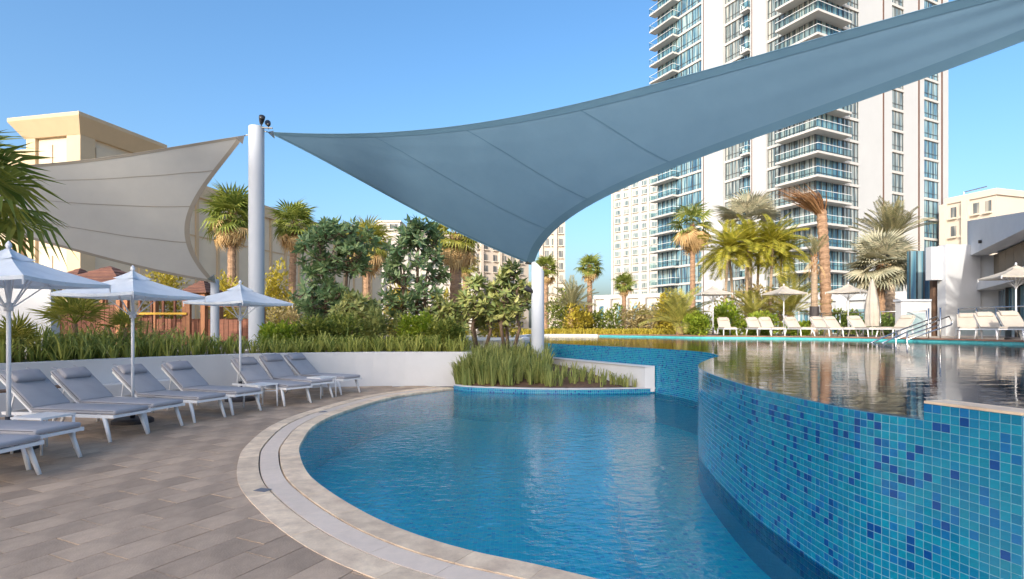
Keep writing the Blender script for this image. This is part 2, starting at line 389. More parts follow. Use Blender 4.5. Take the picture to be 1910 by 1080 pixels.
# ------------------------------------------------------------------ plan outlines
INN = [P(*q, -.03).to_2d() for q in ((846, 726), (737, 742), (645, 769), (589, 795), (561, 830), (559, 855), (575, 890), (617, 925), (687, 967), (772, 1004), (877, 1036), (997, 1062))]
INN = catmull(INN + [Vector((.85, 3.2)), Vector((1.6, 2.85)), Vector((2.32, 2.5))], 8)
WALLP = catmull([Vector(q) for q in ((2.29, 2.55), (2.16, 2.975), (2.02, 3.39), (1.97, 4.17), (1.985, 4.94), (2.17, 6.44), (2.5, 7.6), (3.1, 8.9), (3.6, 9.9), (3.85, 11.2), (3.75, 12.3), (3.39, 13.4), (2.38, 15.4), (1.03, 18.2), (.6, 19.8))], 12)
CURB = catmull([Vector(q) for q in ((-1.46, 14.2), (-1.1, 13.78), (-.2, 13.42), (.7, 13.22), (2.0, 13.2), (3.4, 13.42))], 6)
PLANT = catmull([Vector(q) for q in ((-10.6, 0), (-10.4, 4), (-10.0, 7), (-9.5, 8.6), (-8.9, 9.95), (-8.0, 11.7), (-7.0, 13.1), (-6.0, 13.95), (-3.6, 14.7), (-1.25, 14.78))], 6)
FAR = [Vector(q) for q in ((.65, 21.5), (.7, 28), (1.6, 34), (5, 33), (7.4, 30), (9, 27.0), (12, 25), (14.2, 21.5), (14.6, 17), (14.1, 15.2), (12, 10.5), (9, 5.5), (8.6, 2.2))]
FAR = FAR[:4] + catmull(FAR[4:], 4)
ZU = 1.02
wi = min(range(len(WALLP)), key=lambda i: (WALLP[i] - Vector((3.39, 13.4))).length)
LOWER = INN + WALLP[:wi + 1] + CURB[::-1][1:-1]
UPPER = WALLP + FAR + [Vector((4, 2.3))]

# ------------------------------------------------------------------ ground and pools
HOLE = [Vector((-10.6, -14))] + PLANT + [Vector((-1.25, 16.3)), Vector((.5, 18.7)), Vector((.6, 19.8))] + FAR + [Vector((8.6, -14))]
g = flat('ground', [Vector(q) for q in ((-2500, -2500), (2500, -2500), (2500, 2500), (-2500, 2500))], .86, m_ground, holes=[HOLE]); tag(g, kind='structure')

OUTR = offset(INN, -.65)
if (OUTR[40] - Vector((0, 8))).length < (INN[40] - Vector((0, 8))).length: OUTR = offset(INN, .65)
sgn = 1 if (offset(INN, .65)[40] - OUTR[40]).length < 1e-6 else -1
MID = offset(INN, sgn * .3)
dk = flat('pool_deck', [Vector((-10.6, -14))] + PLANT + MID + [Vector((2.32, 2.2)), Vector((9, 2.1)), Vector((9, -14))], -.014, m_grout); tag(dk, kind='structure')
fl = flat('lower_pool_floor', LOWER, -.72, m_floor, uv=True); tag(fl, kind='structure')
wt = flat('lower_pool_water', LOWER, -.03, w_low); tag(wt, kind='structure')
wu = flat('upper_pool_water', UPPER, ZU, w_up); tag(wu, kind='structure')
fu = flat('upper_pool_floor', UPPER, -.3, m_mosaic, uv=True); tag(fu, kind='structure')
def uvwall(name, pts, z0, z1, mat, kind='structure', parent=None):
    b = MB(); b.uv = []; s = 0
    for i, p in enumerate(pts):
        if i: s += (p - pts[i - 1]).length
        for z in (z0, z1): b.v.append((p[0], p[1], z)); b.uv.append((s, z))
    for i in range(len(pts) - 1): b.face((2 * i, 2 * i + 2, 2 * i + 3, 2 * i + 1))
    o = b.build(name, mat, parent)
    if not parent: tag(o, kind=kind)
    return o
uvwall('lower_pool_side', [p for p in INN] , -.72, -.04, m_floor)
uvwall('upper_pool_side', FAR, -.3, ZU + .005, m_mosaic)

lg = [p for p in WALLP if p.y < 7.6]; lo_ = offset(lg, .95 if offset(lg, .95)[20].x < lg[20].x else -.95)
ld = flat('underwater_ledge', lg + lo_[::-1], -.40, m_floor, uv=True); tag(ld, kind='structure')
uvwall('ledge_riser', lo_, -.72, -.40, m_floor, parent=ld)

# coping: three rings of separate stones
edge = flat('pool_edge', [*INN, *offset(INN, sgn * .64)[::-1]], -.05, m_grout); tag(edge, kind='structure')
uvwall('under_coping', INN, -.038, -.012, m_mosaic, parent=edge)
def ring(d0, d1, L, name, mat, top, jitter):
    step = .075; pts = resample(INN, step); n = max(2, int(L / step)); a = offset(pts, sgn * d0); c = offset(pts, sgn * d1); i = 0
    while i < len(pts) - 2:
        k = min(i + n + random.randint(-1, 1), len(pts) - 1); b = MB(); dz = random.uniform(-jitter, jitter)
        for j in range(i, k + 1):
            ins = .0015 if j in (i, k) else 0
            t = tangent(pts, j) * (ins if j == i else -ins if j == k else 0)
            for q, z in ((a, -.049), (a, top - .002), (a, top), (c, top), (c, top - .002), (c, -.049)):
                pt = q[j] + t
                if z == top: pt = pt + (c[j] - a[j]).normalized() * (.002 if q is a else -.002)
                b.v.append((pt[0], pt[1], z + (dz if z > 0 - .03 else 0)))
        m = k - i
        for j in range(m):
            for e in range(5): b.face((j * 6 + e, j * 6 + e + 1, (j + 1) * 6 + e + 1, (j + 1) * 6 + e))
        b.face(list(range(6))); b.face([m * 6 + e for e in range(6)][::-1])
        o = b.build(name, mat, edge)
        bm = bmesh.new(); bm.from_mesh(o.data); bmesh.ops.recalc_face_normals(bm, faces=bm.faces); bm.to_mesh(o.data); bm.free()
        i = k
ring(-.005, .215, .62, 'coping_stone', m_coping, .004, .0012)
ring(.23, .425, .45, 'grating_bar', m_grate, .001, .0005)
ring(.44, .65, .55, 'border_stone', m_coping, .005, .0015)
pm = P(490, 914, .006); t_ = MB(); t_.box(-.065, .065, -.05, .05, .0065, .0085)
o = t_.build('marker_plate', m_plate, edge, M=Matrix.Translation((pm.x, pm.y, 0)) @ Matrix.Rotation(R(-20), 4, 'Z'))
pm = P(602, 768, .006); o = link('marker_plate', o.data, edge, Matrix.Translation((pm.x, pm.y, 0)) @ Matrix.Rotation(R(40), 4, 'Z'))

# deck pavers: running bond, clipped at the coping
pav_rot = Matrix.Rotation(R(-26), 4, 'Z'); PL, PW, J = .60, .285, .007
def paver_mesh(name):
    b = MB(); x, y, c = PW / 2 - J / 2, PL / 2 - J / 2, .0012
    b.v = [(-x, -y, -.03), (x, -y, -.03), (x, y, -.03), (-x, y, -.03), (-x, -y, -c), (x, -y, -c), (x, y, -c), (-x, y, -c), (-x + c, -y + c, 0), (x - c, -y + c, 0), (x - c, y - c, 0), (-x + c, y - c, 0)]
    for k in (0, 4):
        for i in range(4): b.face((k + i, k + (i + 1) % 4, k + 4 + (i + 1) % 4, k + 4 + i))
    b.face((8, 9, 10, 11)); return b.mesh(name, m_paver)
pme = paver_mesh('paver'); out_edge = offset(INN, sgn * .62); spots = []
def inpoly(p, poly):
    c = False; j = len(poly) - 1
    for i in range(len(poly)):
        if (poly[i][1] > p[1]) != (poly[j][1] > p[1]) and p[0] < (poly[j][0] - poly[i][0]) * (p[1] - poly[i][1]) / (poly[j][1] - poly[i][1]) + poly[i][0]: c = not c
        j = i
    return c
DECKP = [Vector((-10.6, -14))] + PLANT + INN + [Vector((9, 2.4)), Vector((9, -14))]
for i in range(-60, 60):
    off = random.choice((0, .2, .3, .4, .15)) * PL + (i % 2) * PL * .5
    for j in range(-30, 30):
        c = pav_rot @ Vector((i * PW, j * PL + off, 0))
        if -11.2 < c.x < 3.2 and 1.6 < c.y < 15.4 and inpoly(c, DECKP): spots.append(c)
spots.sort(key=lambda c: (0 if (c.y > 2.9 and abs(c.x) < .98 * c.y) else 1, c.y))
bmj = bmesh.new(); cnt = 0
for c in spots:
    near = min(range(len(out_edge)), key=lambda k: (out_edge[k] - c.to_2d()).length)
    d = (out_edge[near] - c.to_2d()).length
    mw = Matrix.Translation((c.x, c.y, random.uniform(-.0012, .0008))) @ pav_rot @ Euler((random.gauss(0, .0012), random.gauss(0, .002), random.gauss(0, .002))).to_matrix().to_4x4()
    clip = d < .36
    nrm = (out_edge[near] - INN[near]).normalized(); side = (c.to_2d() - out_edge[near]).dot(nrm)
    if side < -.3: continue
    me = pme
    if clip:
        bm = bmesh.new(); bm.from_mesh(pme); bm.transform(mw)
        bmesh.ops.bisect_plane(bm, geom=bm.verts[:] + bm.edges[:] + bm.faces[:], plane_co=(*out_edge[near], 0), plane_no=(-nrm[0], -nrm[1], 0), clear_outer=True)
        if len(bm.faces) == 0: bm.free(); continue
        me = bpy.data.meshes.new('paver'); bm.transform(mw.inverted()); bm.to_mesh(me); bm.free(); me.materials.clear(); me.materials.append(m_paver)
    if cnt < 290: link('paver', me, dk, mw)
    else:
        bm = bmesh.new(); bm.from_mesh(me); bm.transform(mw); tmp = bpy.data.meshes.new('t'); bm.to_mesh(tmp); bm.free(); bmj.from_mesh(tmp); bpy.data.meshes.remove(tmp)
    cnt += 1
me = bpy.data.meshes.new('far_pavers'); bmj.to_mesh(me); bmj.free(); me.materials.append(m_paver)
tag(link('far_pavers', me, dk), kind='stuff')

# ------------------------------------------------------------------ infinity pool wall of mosaic tiles
wall = empty('infinity_pool_wall', (2.0, 4.9, 0), label='curved blue mosaic tile wall holding up the brimming upper pool', cat='wall')
WI = wall.matrix_basis.inverted() if False else Matrix.Translation((-2.0, -4.9, 0))
def local(mb): mb.v = [(x - 2.0, y - 4.9, z) for x, y, z in mb.v]; return mb
b = MB(); b.uv = []; s = 0
back = offset(WALLP, -.10)
if back[30].x < WALLP[30].x: back = offset(WALLP, .10)
wsg = 1 if (offset(WALLP, .1)[30] - back[30]).length < 1e-6 else -1
cols_ = resample(WALLP, TILE)
for i, p in enumerate(WALLP):
    for q, z in ((p, -1.15), (p, ZU - .004), (back[i], ZU - .004), (back[i], -.3)): b.v.append((q[0], q[1], z))
for i in range(len(WALLP) - 1):
    for e in range(3): b.face((i * 4 + e, (i + 1) * 4 + e, (i + 1) * 4 + e + 1, i * 4 + e + 1))
b.uv = None; local(b).build('grout_bed', m_tgrout, wall)
def tile_mesh(k):
    b = MB(); a, c, t = TILE / 2 - .0016, TILE / 2 - .0036, .0030
    b.v = [(-a, 0, -a), (a, 0, -a), (a, 0, a), (-a, 0, a), (-c, -t, -c), (c, -t, -c), (c, -t, c), (-c, -t, c)]
    for i in range(4): b.face((i, (i + 1) % 4, 4 + (i + 1) % 4, 4 + i))
    b.face((4, 5, 6, 7)); return b.mesh('mosaic_tile', m_tile[k])
tme = [tile_mesh(k) for k in range(5)]
ROW0 = -10; NROW = 19
jv = MB(); nobj = 0; block_n = 0; zt_rows = []
rt = random.Random(3)
for ci in range(len(cols_) - 1):
    p = (cols_[ci] + cols_[ci + 1]) / 2; t = (cols_[ci + 1] - cols_[ci]).normalized(); n = Vector((t[1], -t[0])) * (-wsg if True else 1)
    if n.x > 0 and p.y < 6: n = -n
    n = Vector((-t[1], t[0])); 
    if (back[min(range(len(WALLP)), key=lambda k: (WALLP[k] - p).length)] - p).dot(n) > 0: n = -n
    isblock = p.y < 2.975
    rows = 25 if isblock else 23
    for r in range(rows + 4):
        z = ZU - .004 + (.09 if isblock else 0) - TILE * (r + .5)
        k = rt.choices(range(5), (38, 24, 20, 11, 7))[0]
        xa = Vector((-n[1], n[0], 0)); ya = Vector((-n[0], -n[1], 0))
        mw = Matrix(((xa.x, ya.x, 0, p.x - 2.0), (xa.y, ya.y, 0, p.y - 4.9), (0, 0, 1, z), (0, 0, 0, 1))) @ Euler((rt.gauss(0, .012), 0, rt.gauss(0, .012))).to_matrix().to_4x4()
        if nobj < 290 and r < rows: link('mosaic_tile', tme[k], wall, mw); nobj += 1
        else:
            bb = len(jv.v); jv.v += [tuple(mw @ v.co) for v in tme[k].vertices]
            for pl in tme[k].polygons: jv.face([bb + i for i in pl.vertices], k)
tag(jv.build('mosaic_tiles', m_tile, wall), kind='stuff')
# raised end block
bp = [q for q in WALLP if q.y < 2.99]; bk = [offset(WALLP, wsg * .16)[i] for i, q in enumerate(WALLP) if q.y < 2.99]
b = MB(); b.prism([(q.x, q.y) for q in bp] + [(q.x, q.y) for q in bk[::-1]], ZU - .0035, ZU + .085, 0, 0)
local(b).build('raised_block', m_tgrout, wall)
b = MB(); b.prism([(q.x, q.y) for q in offset(bp, -wsg * .004)] + [(q.x, q.y) for q in bk[::-1]], ZU + .087, ZU + .10)
local(b).build('block_cap', m_coping, wall)
b = MB(); e0 = WALLP[0]; b.prism([(e0.x, e0.y), (e0.x + 6.3, e0.y - .35), (e0.x + 6.3, e0.y - .2), (e0.x + .1, e0.y + .15)], -1.1, ZU + .08)
local(b).build('return_wall', m_tile[3], wall)
uvwall('return_mosaic', [Vector((e0.x - 2.0, e0.y - 4.9 - .004)), Vector((e0.x + 4.3, e0.y - 5.25 - .004))], -1.1, ZU + .078, m_mosaic, parent=wall)

# ------------------------------------------------------------------ planter bed and its walls
pw = empty('planter_wall', (-6, 13.9, 0), label='long curved white rendered planter wall behind the grey loungers', cat='wall')
def wallstrip(pts, d, z0, z1, name, mat, parent, bev=.012):
    o2 = offset(pts, d); b = MB(); px, py, pz = parent.location if parent else (0, 0, 0)
    for i, p in enumerate(pts):
        q = o2[i]; u = (q - p).normalized() * bev
        for c, z in ((p, z0), (p, z1 - bev), (p + u, z1), (q - u, z1), (q, z1 - bev), (q, z0)): b.v.append((c[0] - px, c[1] - py, z - pz))
    n = len(pts)
    for i in range(n - 1):
        for e in range(6): b.face((i * 6 + e, i * 6 + (e + 1) % 6, (i + 1) * 6 + (e + 1) % 6, (i + 1) * 6 + e))
    b.face(list(range(6))); b.face([(n - 1) * 6 + e for e in range(6)][::-1])
    o = b.build(name, mat, parent)
    bm = bmesh.new(); bm.from_mesh(o.data); bmesh.ops.recalc_face_normals(bm, faces=bm.faces); bm.to_mesh(o.data); bm.free(); return o
wallstrip(PLANT, .22, -.03, .88, 'wall', m_white, pw)
bi = [i for i, p in enumerate(PLANT) if p.y > 3 and p.x < -7.45]
bench = wallstrip([PLANT[i] for i in bi], -.42, -.03, .40, 'bench_ledge', m_white, pw)
for d0 in (.05, .17, .29):
    pts = offset([PLANT[i] for i in bi], -d0)
    for seg in range(0, len(pts) - 6, 6):
        wallstrip(pts[seg:seg + 6], -.09, .402, .435, 'bench_slat', m_brownslat, pw, .004)
b = MB(); e1, e2 = PLANT[-1], PLANT[-1] + Vector((.05, 1.6))
b.prism([(e1.x + .003, e1.y), (e1.x + .22, e1.y + .02), (e2.x + .22, e2.y), (e2.x + .003, e2.y)], 0, .878)
b.v = [(x + 6, y - 13.9, z) for x, y, z in b.v]; b.build('end_return', m_white, pw)

bed = MB(); n = 24
back_line = [Vector((-1.1, 16.3)).lerp(Vector((.85, 18.0)), t) if t < 1 else Vector((.85, 18.0)) for t in [min(1, k / 12) for k in range(n + 1)]]
fr_ = resample(CURB, (sum((a - b_).length for a, b_ in zip(CURB, CURB[1:]))) / (n + .01))[:n + 1]
wline = [Vector((-1.05, 14.9)).lerp(Vector((-1.1, 16.3)), k / 6) for k in range(6)] + [Vector((-1.1, 16.3)).lerp(Vector((.85, 18.0)), k / 8) for k in range(8)] + [Vector((.85, 18.0)).lerp(Vector((3.2, 13.5)), k / 10) for k in range(11)]
for k in range(n + 1):
    for j in range(9):
        t = j / 8; p = fr_[k].lerp(wline[k], t); z = .075 + .42 * min(t * 1.5, 1) * math.sin(math.pi * min(1, max(0, k / n * 1.15))) ** .5 if k < n else .075
        bed.v.append((p[0], p[1], z + random.uniform(-.015, .015)))
for k in range(n):
    for j in range(8): bed.face((k * 9 + j, (k + 1) * 9 + j, (k + 1) * 9 + j + 1, k * 9 + j + 1))
tag(bed.build('planting_bed', m_soil, smooth=True), kind='structure')
kb = empty('bed_kerb', (.7, 13.2, 0), label='low curved kerb with blue tile face between water and grass bed', cat='kerb')
b = MB(); b.uv = []; s = 0; ko = offset(CURB, .13)
if ko[10].y < CURB[10].y: ko = offset(CURB, -.13)
for i, p in enumerate(CURB):
    if i: s += (p - CURB[i - 1]).length
    for z in (-.06, .075): b.v.append((p[0] - .7, p[1] - 13.2, z)); b.uv.append((s, z))
for i in range(len(CURB) - 1): b.face((2 * i, 2 * i + 2, 2 * i + 3, 2 * i + 1))
b.build('tiled_face', m_mosaic, kb)
for i in range(0, len(b.v), 2): b.v[i], b.v[i + 1] = (b.v[i][0], b.v[i][1], -.74), (b.v[i][0], b.v[i][1], -.061); b.uv[i] = (b.uv[i][0], -.74)
b.build('underwater_face', m_floor, kb)
b = MB()
for i, p in enumerate(CURB):
    q = ko[i]; pf = p + (p - q).normalized() * .012
    for c, z in ((pf, .075), (pf, .098), (q, .098), (q, -.02)): b.v.append((c[0] - .7, c[1] - 13.2, z))
for i in range(len(CURB) - 1):
    for e in range(3): b.face((4 * i + e, 4 * i + 4 + e, 4 * i + 5 + e, 4 * i + 1 + e))
b.build('kerb_cap', m_white, kb)
rw = empty('retaining_wall', (2.2, 15.2, 0), label='sloping low white retaining wall below the far blue pool wall', cat='wall')
wp = [Vector((3.14, 13.42)), Vector((2.75, 14.15)), Vector((2.1, 15.35)), Vector((.75, 17.95))]
bw = [Vector((.98, 18.1)), Vector((2.33, 15.38)), Vector((2.98, 14.1)), Vector((3.36, 13.38))]
b = MB(); b.prism([(p.x - 2.2, p.y - 15.2) for p in wp + bw], .0, .58); b.build('wall', m_white, rw, tri=True)
cp = [p + Vector((-.03, -.02)) for p in wp]; b = MB(); b.prism([(p.x - 2.2, p.y - 15.2) for p in cp + bw], .582, .61); b.build('coping', m_whiteb, rw, tri=True)

# ------------------------------------------------------------------ upper deck, path and far bank
UD = [Vector((5.1, 33.1))] + FAR[4:]
ud_out = [Vector(q) for q in ((16, 2), (30, 8), (34, 30), (22, 36), (8, 36), (5.5, 34.5))]
b = MB(); b.prism([(p.x, p.y) for p in UD + ud_out], .4, 1.13); o = b.build('upper_deck', m_upper, tri=True); tag(o, kind='structure')
uds = UD
e_in, e_out = offset(uds, .02), offset(uds, -.02)
sg = 1 if inpoly(offset(uds, .3)[12], [Vector(p) for p in UPPER]) else -1
def strip(pts, d0, d1, z0, z1, name, mat, parent):
    a = offset(pts, d0); c = offset(pts, d1); b = MB()
    for p, q in zip(a, c):
        for r_, z in ((p, z0), (p, z1), (q, z1), (q, z0)): b.v.append((r_.x, r_.y, z))
    for i in range(len(a) - 1):
        for e in range(4): b.face((4 * i + e, 4 * i + 4 + e, 4 * i + 4 + (e + 1) % 4, 4 * i + (e + 1) % 4))
    b.face((0, 1, 2, 3)); m = 4 * (len(a) - 1); b.face((m + 3, m + 2, m + 1, m)); return b.build(name, mat, parent)
strip(uds, sg * .012, -sg * .02, .5, 1.10, 'waterline_tile', m_teal, o)
strip(uds, sg * .05, -sg * .35, 1.102, 1.15, 'deck_edge', m_deckwood, o)
bank = catmull([Vector(q) for q in ((.62, 19.9), (.65, 21.5), (.7, 28), (1.6, 34), (5, 33.2))], 4)
bo = MB(); pth = bank + [Vector((8, 36)), Vector((2, 38)), Vector((-2.6, 34)), Vector((-2.4, 22)), Vector((-1.6, 18.6)), Vector((.4, 18.9))]
bo.prism([(p.x, p.y) for p in pth], .3, 1.09); o = bo.build('garden_path', m_path, tri=True); tag(o, kind='structure')
strip(bank, .0, .25, 1.092, 1.14, 'bank_coping', m_white, o)

# ------------------------------------------------------------------ sun loungers
def lounger(name, mc, mp, label, group):
    r = empty(name, label=label, cat='sun lounger', group=group)
    hw = .285; zf = .335
    b = MB()
    for s in (-1, 1): b.beam((-.84, s * hw, zf), (.97, s * hw, zf), .032, .042)
    for x in (-.82, -.30, .30, .955): b.beam((x, -hw, zf), (x, hw, zf), .035, .035)
    b.build('frame', m_alu, r)
    for s in (-1, 1):
        b = MB(); b.tube([(.80, s * (hw - .01), zf), (.92, s * (hw + .015), 0)], [.030, .021], 8); b.build('leg', m_alu, r, True)
        b = MB(); b.tube([(-.60, s * (hw - .01), zf), (-.72, s * (hw + .015), 0)], [.030, .021], 8); b.build('leg', m_alu, r, True)
    ang = R(40); hx, hz = -.38, .375; ca, sa = math.cos(ang), math.sin(ang)
    b = MB()
    for s in (-1, 1):
        b.beam((hx, s * (hw - .03), hz - .02), (hx - .69 * ca, s * (hw - .03), hz - .02 + .69 * sa), .03, .03)
        b.beam((hx - .42 * ca, s * (hw - .05), hz - .03 + .42 * sa), (-.78, s * (hw - .05), zf), .015, .02)
    b.beam((hx - .68 * ca, -hw + .03, hz - .02 + .68 * sa), (hx - .68 * ca, hw - .03, hz - .02 + .68 * sa), .03, .03)
    b.build('backrest_frame', m_alu, r)
    st = link('seat_cushion', rbox('seat_cushion', 1.36, .55, .06, .024, mc), r, Matrix.Translation((.29, 0, .388)))
    bt = link('back_cushion', rbox('back_cushion', .72, .55, .06, .024, mc), r, Matrix.Translation((hx - .36 * ca + .03 * sa - .005, 0, hz + .36 * sa + .03 * ca + .005)) @ Matrix.Rotation(ang, 4, 'Y'))
    for cush, L in ((st, 1.36), (bt, .72)):
        for s in (-1, 1):
            b = MB(); b.beam((-L / 2 + .03, s * .2765, .014), (L / 2 - .03, s * .2765, .014), .004, .006); b.build('piping', m_piping if mc is m_cushion else mc, cush)
    p = link('pillow', rbox('pillow', .21, .43, .07, .03, mp, puff=.018), r, Matrix.Translation((hx - .60 * ca + .085 * sa, 0, hz + .60 * sa + .085 * ca)) @ Matrix.Rotation(ang, 4, 'Y'))
    for s in (-1, 1):
        b = MB(); b.beam((-.10, s * .17, -.01), (-.24, s * .17, -.07), .03, .004); b.build('strap', mp, p)
    return r
SPOT = [  # two foot-leg pixels, turn
    ((7, 915), (34, 887), -5), ((80, 878), (126, 852), -9), ((225, 825), (258, 810), -11), ((286, 808), (332, 794), -14), ((366, 791), (417, 777), -19),
    ((436, 776), (485, 765), -23), ((534, 758), (577, 752), -33), ((582, 747), (615, 742), -34), ((638, 737), (670, 732), -27)]
ORD = ['ninth', 'eighth', 'seventh', 'sixth', 'fifth', 'fourth', 'third', 'second', 'first']
proto = None
for (a, c, ang), nm in zip(SPOT, ORD):
    f = (P(*a) + P(*c)) / 2; dx = Vector((math.cos(R(ang)), math.sin(R(ang)), 0)); loc = f - dx * .92
    lab = 'grey cushioned white framed sun lounger, %s from the grass bed end of the row' % nm
    if proto is None: proto = lounger('sun_lounger', m_cushion, m_pillow, lab, 'grey loungers along the white planter wall'); o = proto
    else: o = copy_tree(proto, loc, R(ang), lab)
    o.location = loc; o.rotation_euler = (0, 0, R(ang)); hinge = Matrix.Translation((-.38, 0, .375)); dlt = R(random.uniform(-3.5, 3.5))
    for ch in kids(o):
        if ch.name.startswith(('back', 'pillow')): ch.matrix_basis = hinge @ Matrix.Rotation(dlt, 4, 'Y') @ hinge.inverted() @ ch.matrix_basis
def side_table(loc, rz, label, proto=[]):
    if proto: return copy_tree(proto[0], loc, rz, label)
    r = empty('side_table', loc, rz, label, 'side table', 'white side tables between the loungers')
    b = MB(); b.box(-.22, .22, -.22, .22, .415, .44); b.build('table_top', m_alu, r)
    for x in (-.2, .2):
        for y in (-.2, .2):
            b = MB(); b.tube([(x, y, .415), (x * 1.05, y * 1.05, 0)], [.017, .014], 8); b.build('leg', m_alu, r, True)
    b = MB(); b.beam((-.2, -.2, .3), (.2, .2, .3), .02, .015); b.build('brace', m_alu, r); proto.append(r); return r
q = P(82, 774, .44); side_table((q.x, q.y, 0), R(-10), 'white side table next to the seventh lounger from the grass bed')
q = P(458, 713, .44); q = PX(452, 10.85); side_table((q.x + .35, q.y, 0), R(-28), 'white side table beside the umbrella nearest the tall sail column')
q = PX(600, 12.35); side_table((q.x, q.y, 0), R(-30), 'white side table between the first and second loungers from the grass bed')

# ------------------------------------------------------------------ umbrellas
def umbrella(name, mc, label, group, side=1.46, H=2.47, edge_z=2.03):
    r = empty(name, label=label, cat='umbrella', group=group); hd = side / math.sqrt(2); zt = H - .10
    b = MB(); b.tube([(0, 0, 0.05), (0, 0, zt)], [.024, .022], 10); b.build('pole', m_polew, r, True)
    b = MB(); b.tube([(0, 0, 0), (0, 0, .05), (0, 0, .075), (0, 0, .08)], [.29, .29, .25, .05], 24); ba = b.build('base', m_base, r)
    b = MB(); b.tube([(0, 0, .08), (0, 0, .40)], [.035, .035], 10); b.build('collar', m_black, ba, True)
    NS, NA = 12, 10
    def surf(s, k, a, top=zt, rad=hd, bot=edge_z, sag=.10):
        c0 = Vector((math.cos(math.pi / 2 * k), math.sin(math.pi / 2 * k))); c1 = Vector((math.cos(math.pi / 2 * (k + 1)), math.sin(math.pi / 2 * (k + 1))))
        e = c0.lerp(c1, a); k4 = 4 * a * (1 - a); e = e * (1 - sag * k4 * s)
        z = top - (top - bot) * (s ** .80) - .045 * k4 * s * (1 - s) * 2 - .02 * k4 * s
        return (e.x * rad * s, e.y * rad * s, z)
    b = MB()
    for k in range(4):
        base = len(b.v)
        for i in range(NS + 1):
            for j in range(NA + 1): b.v.append(surf(.13 + .87 * i / NS, k, j / NA))
        for i in range(NS):
            for j in range(NA): b.face((base + i * (NA + 1) + j, base + (i + 1) * (NA + 1) + j, base + (i + 1) * (NA + 1) + j + 1, base + i * (NA + 1) + j + 1))
    cn = b.build('canopy', mc, r, True)
    b = MB()
    for k in range(4):
        base = len(b.v)
        for i in range(5):
            for j in range(NA + 1): b.v.append(surf(i / 4, k, j / NA, zt + .055, hd * .25, zt - .085, .2))
        for i in range(4):
            for j in range(NA): b.face((base + i * (NA + 1) + j, base + (i + 1) * (NA + 1) + j, base + (i + 1) * (NA + 1) + j + 1, base + i * (NA + 1) + j + 1))
    b.build('vent_cap', mc, cn, True)
    b = MB()
    for k in range(4):
        row = [surf(1, k, j / NA) for j in range(NA + 1)]
        for j in range(NA):
            p, q = row[j], row[j + 1]; b.quad(p, q, (q[0] * .992, q[1] * .992, q[2] - .045), (p[0] * .992, p[1] * .992, p[2] - .045))
    b.build('valance', mc, cn, True)
    b = MB(); b.tube([(0, 0, zt + .03), (0, 0, zt + .07), (0, 0, zt + .10), (0, 0, zt + .13)], [.02, .034, .026, .004], 10); b.build('finial', m_polew, r, True)
    b = MB(); b.tube([(0, 0, 1.66), (0, 0, 1.76)], [.045, .045], 12); b.build('runner', m_polew, r, True)
    for k in range(8):
        a = math.pi / 4 * k; rr = hd * (.985 if k % 2 == 0 else .64); c, s_ = math.cos(a), math.sin(a)
        ze = edge_z if k % 2 == 0 else edge_z - .02
        b = MB(); b.beam((c * .03, s_ * .03, zt - .05), (c * rr * .5, s_ * rr * .5, zt - (zt - ze) * .56 - .05), .014, .02); b.beam((c * rr * .5, s_ * rr * .5, zt - (zt - ze) * .56 - .05), (c * rr, s_ * rr, ze - .012), .014, .02)
        rb = b.build('rib', m_polew, r)
        b = MB(); b.beam((c * .045, s_ * .045, 1.71), (c * rr * .5, s_ * rr * .5, zt - (zt - ze) * .56 - .055), .012, .014); b.build('strut', m_polew, rb)
        if k % 2 == 0:
            b = MB(); b.beam((c * rr, s_ * rr, ze), (c * rr * 1.0, s_ * rr * 1.0, ze - .10), .03, .012); b.build('tip_pocket', m_alu, rb)
    return r
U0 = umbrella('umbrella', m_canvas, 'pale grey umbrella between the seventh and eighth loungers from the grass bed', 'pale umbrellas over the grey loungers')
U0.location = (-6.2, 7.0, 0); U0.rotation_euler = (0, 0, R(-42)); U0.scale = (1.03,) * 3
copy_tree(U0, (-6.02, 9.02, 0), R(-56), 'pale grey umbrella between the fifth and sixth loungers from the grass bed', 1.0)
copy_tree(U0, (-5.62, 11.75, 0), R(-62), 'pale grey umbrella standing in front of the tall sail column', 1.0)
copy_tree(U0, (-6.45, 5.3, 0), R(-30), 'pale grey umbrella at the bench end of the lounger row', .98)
# far side, cream and sunlit
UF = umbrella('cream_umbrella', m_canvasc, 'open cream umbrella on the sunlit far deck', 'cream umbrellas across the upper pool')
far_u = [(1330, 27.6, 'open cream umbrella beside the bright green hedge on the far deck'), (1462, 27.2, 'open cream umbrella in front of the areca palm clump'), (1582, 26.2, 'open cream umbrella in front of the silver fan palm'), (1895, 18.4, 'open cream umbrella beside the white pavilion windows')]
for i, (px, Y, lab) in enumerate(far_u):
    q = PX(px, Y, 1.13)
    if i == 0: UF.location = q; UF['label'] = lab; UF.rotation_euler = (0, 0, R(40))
    else: copy_tree(UF, q, R(20 + 33 * i), lab)
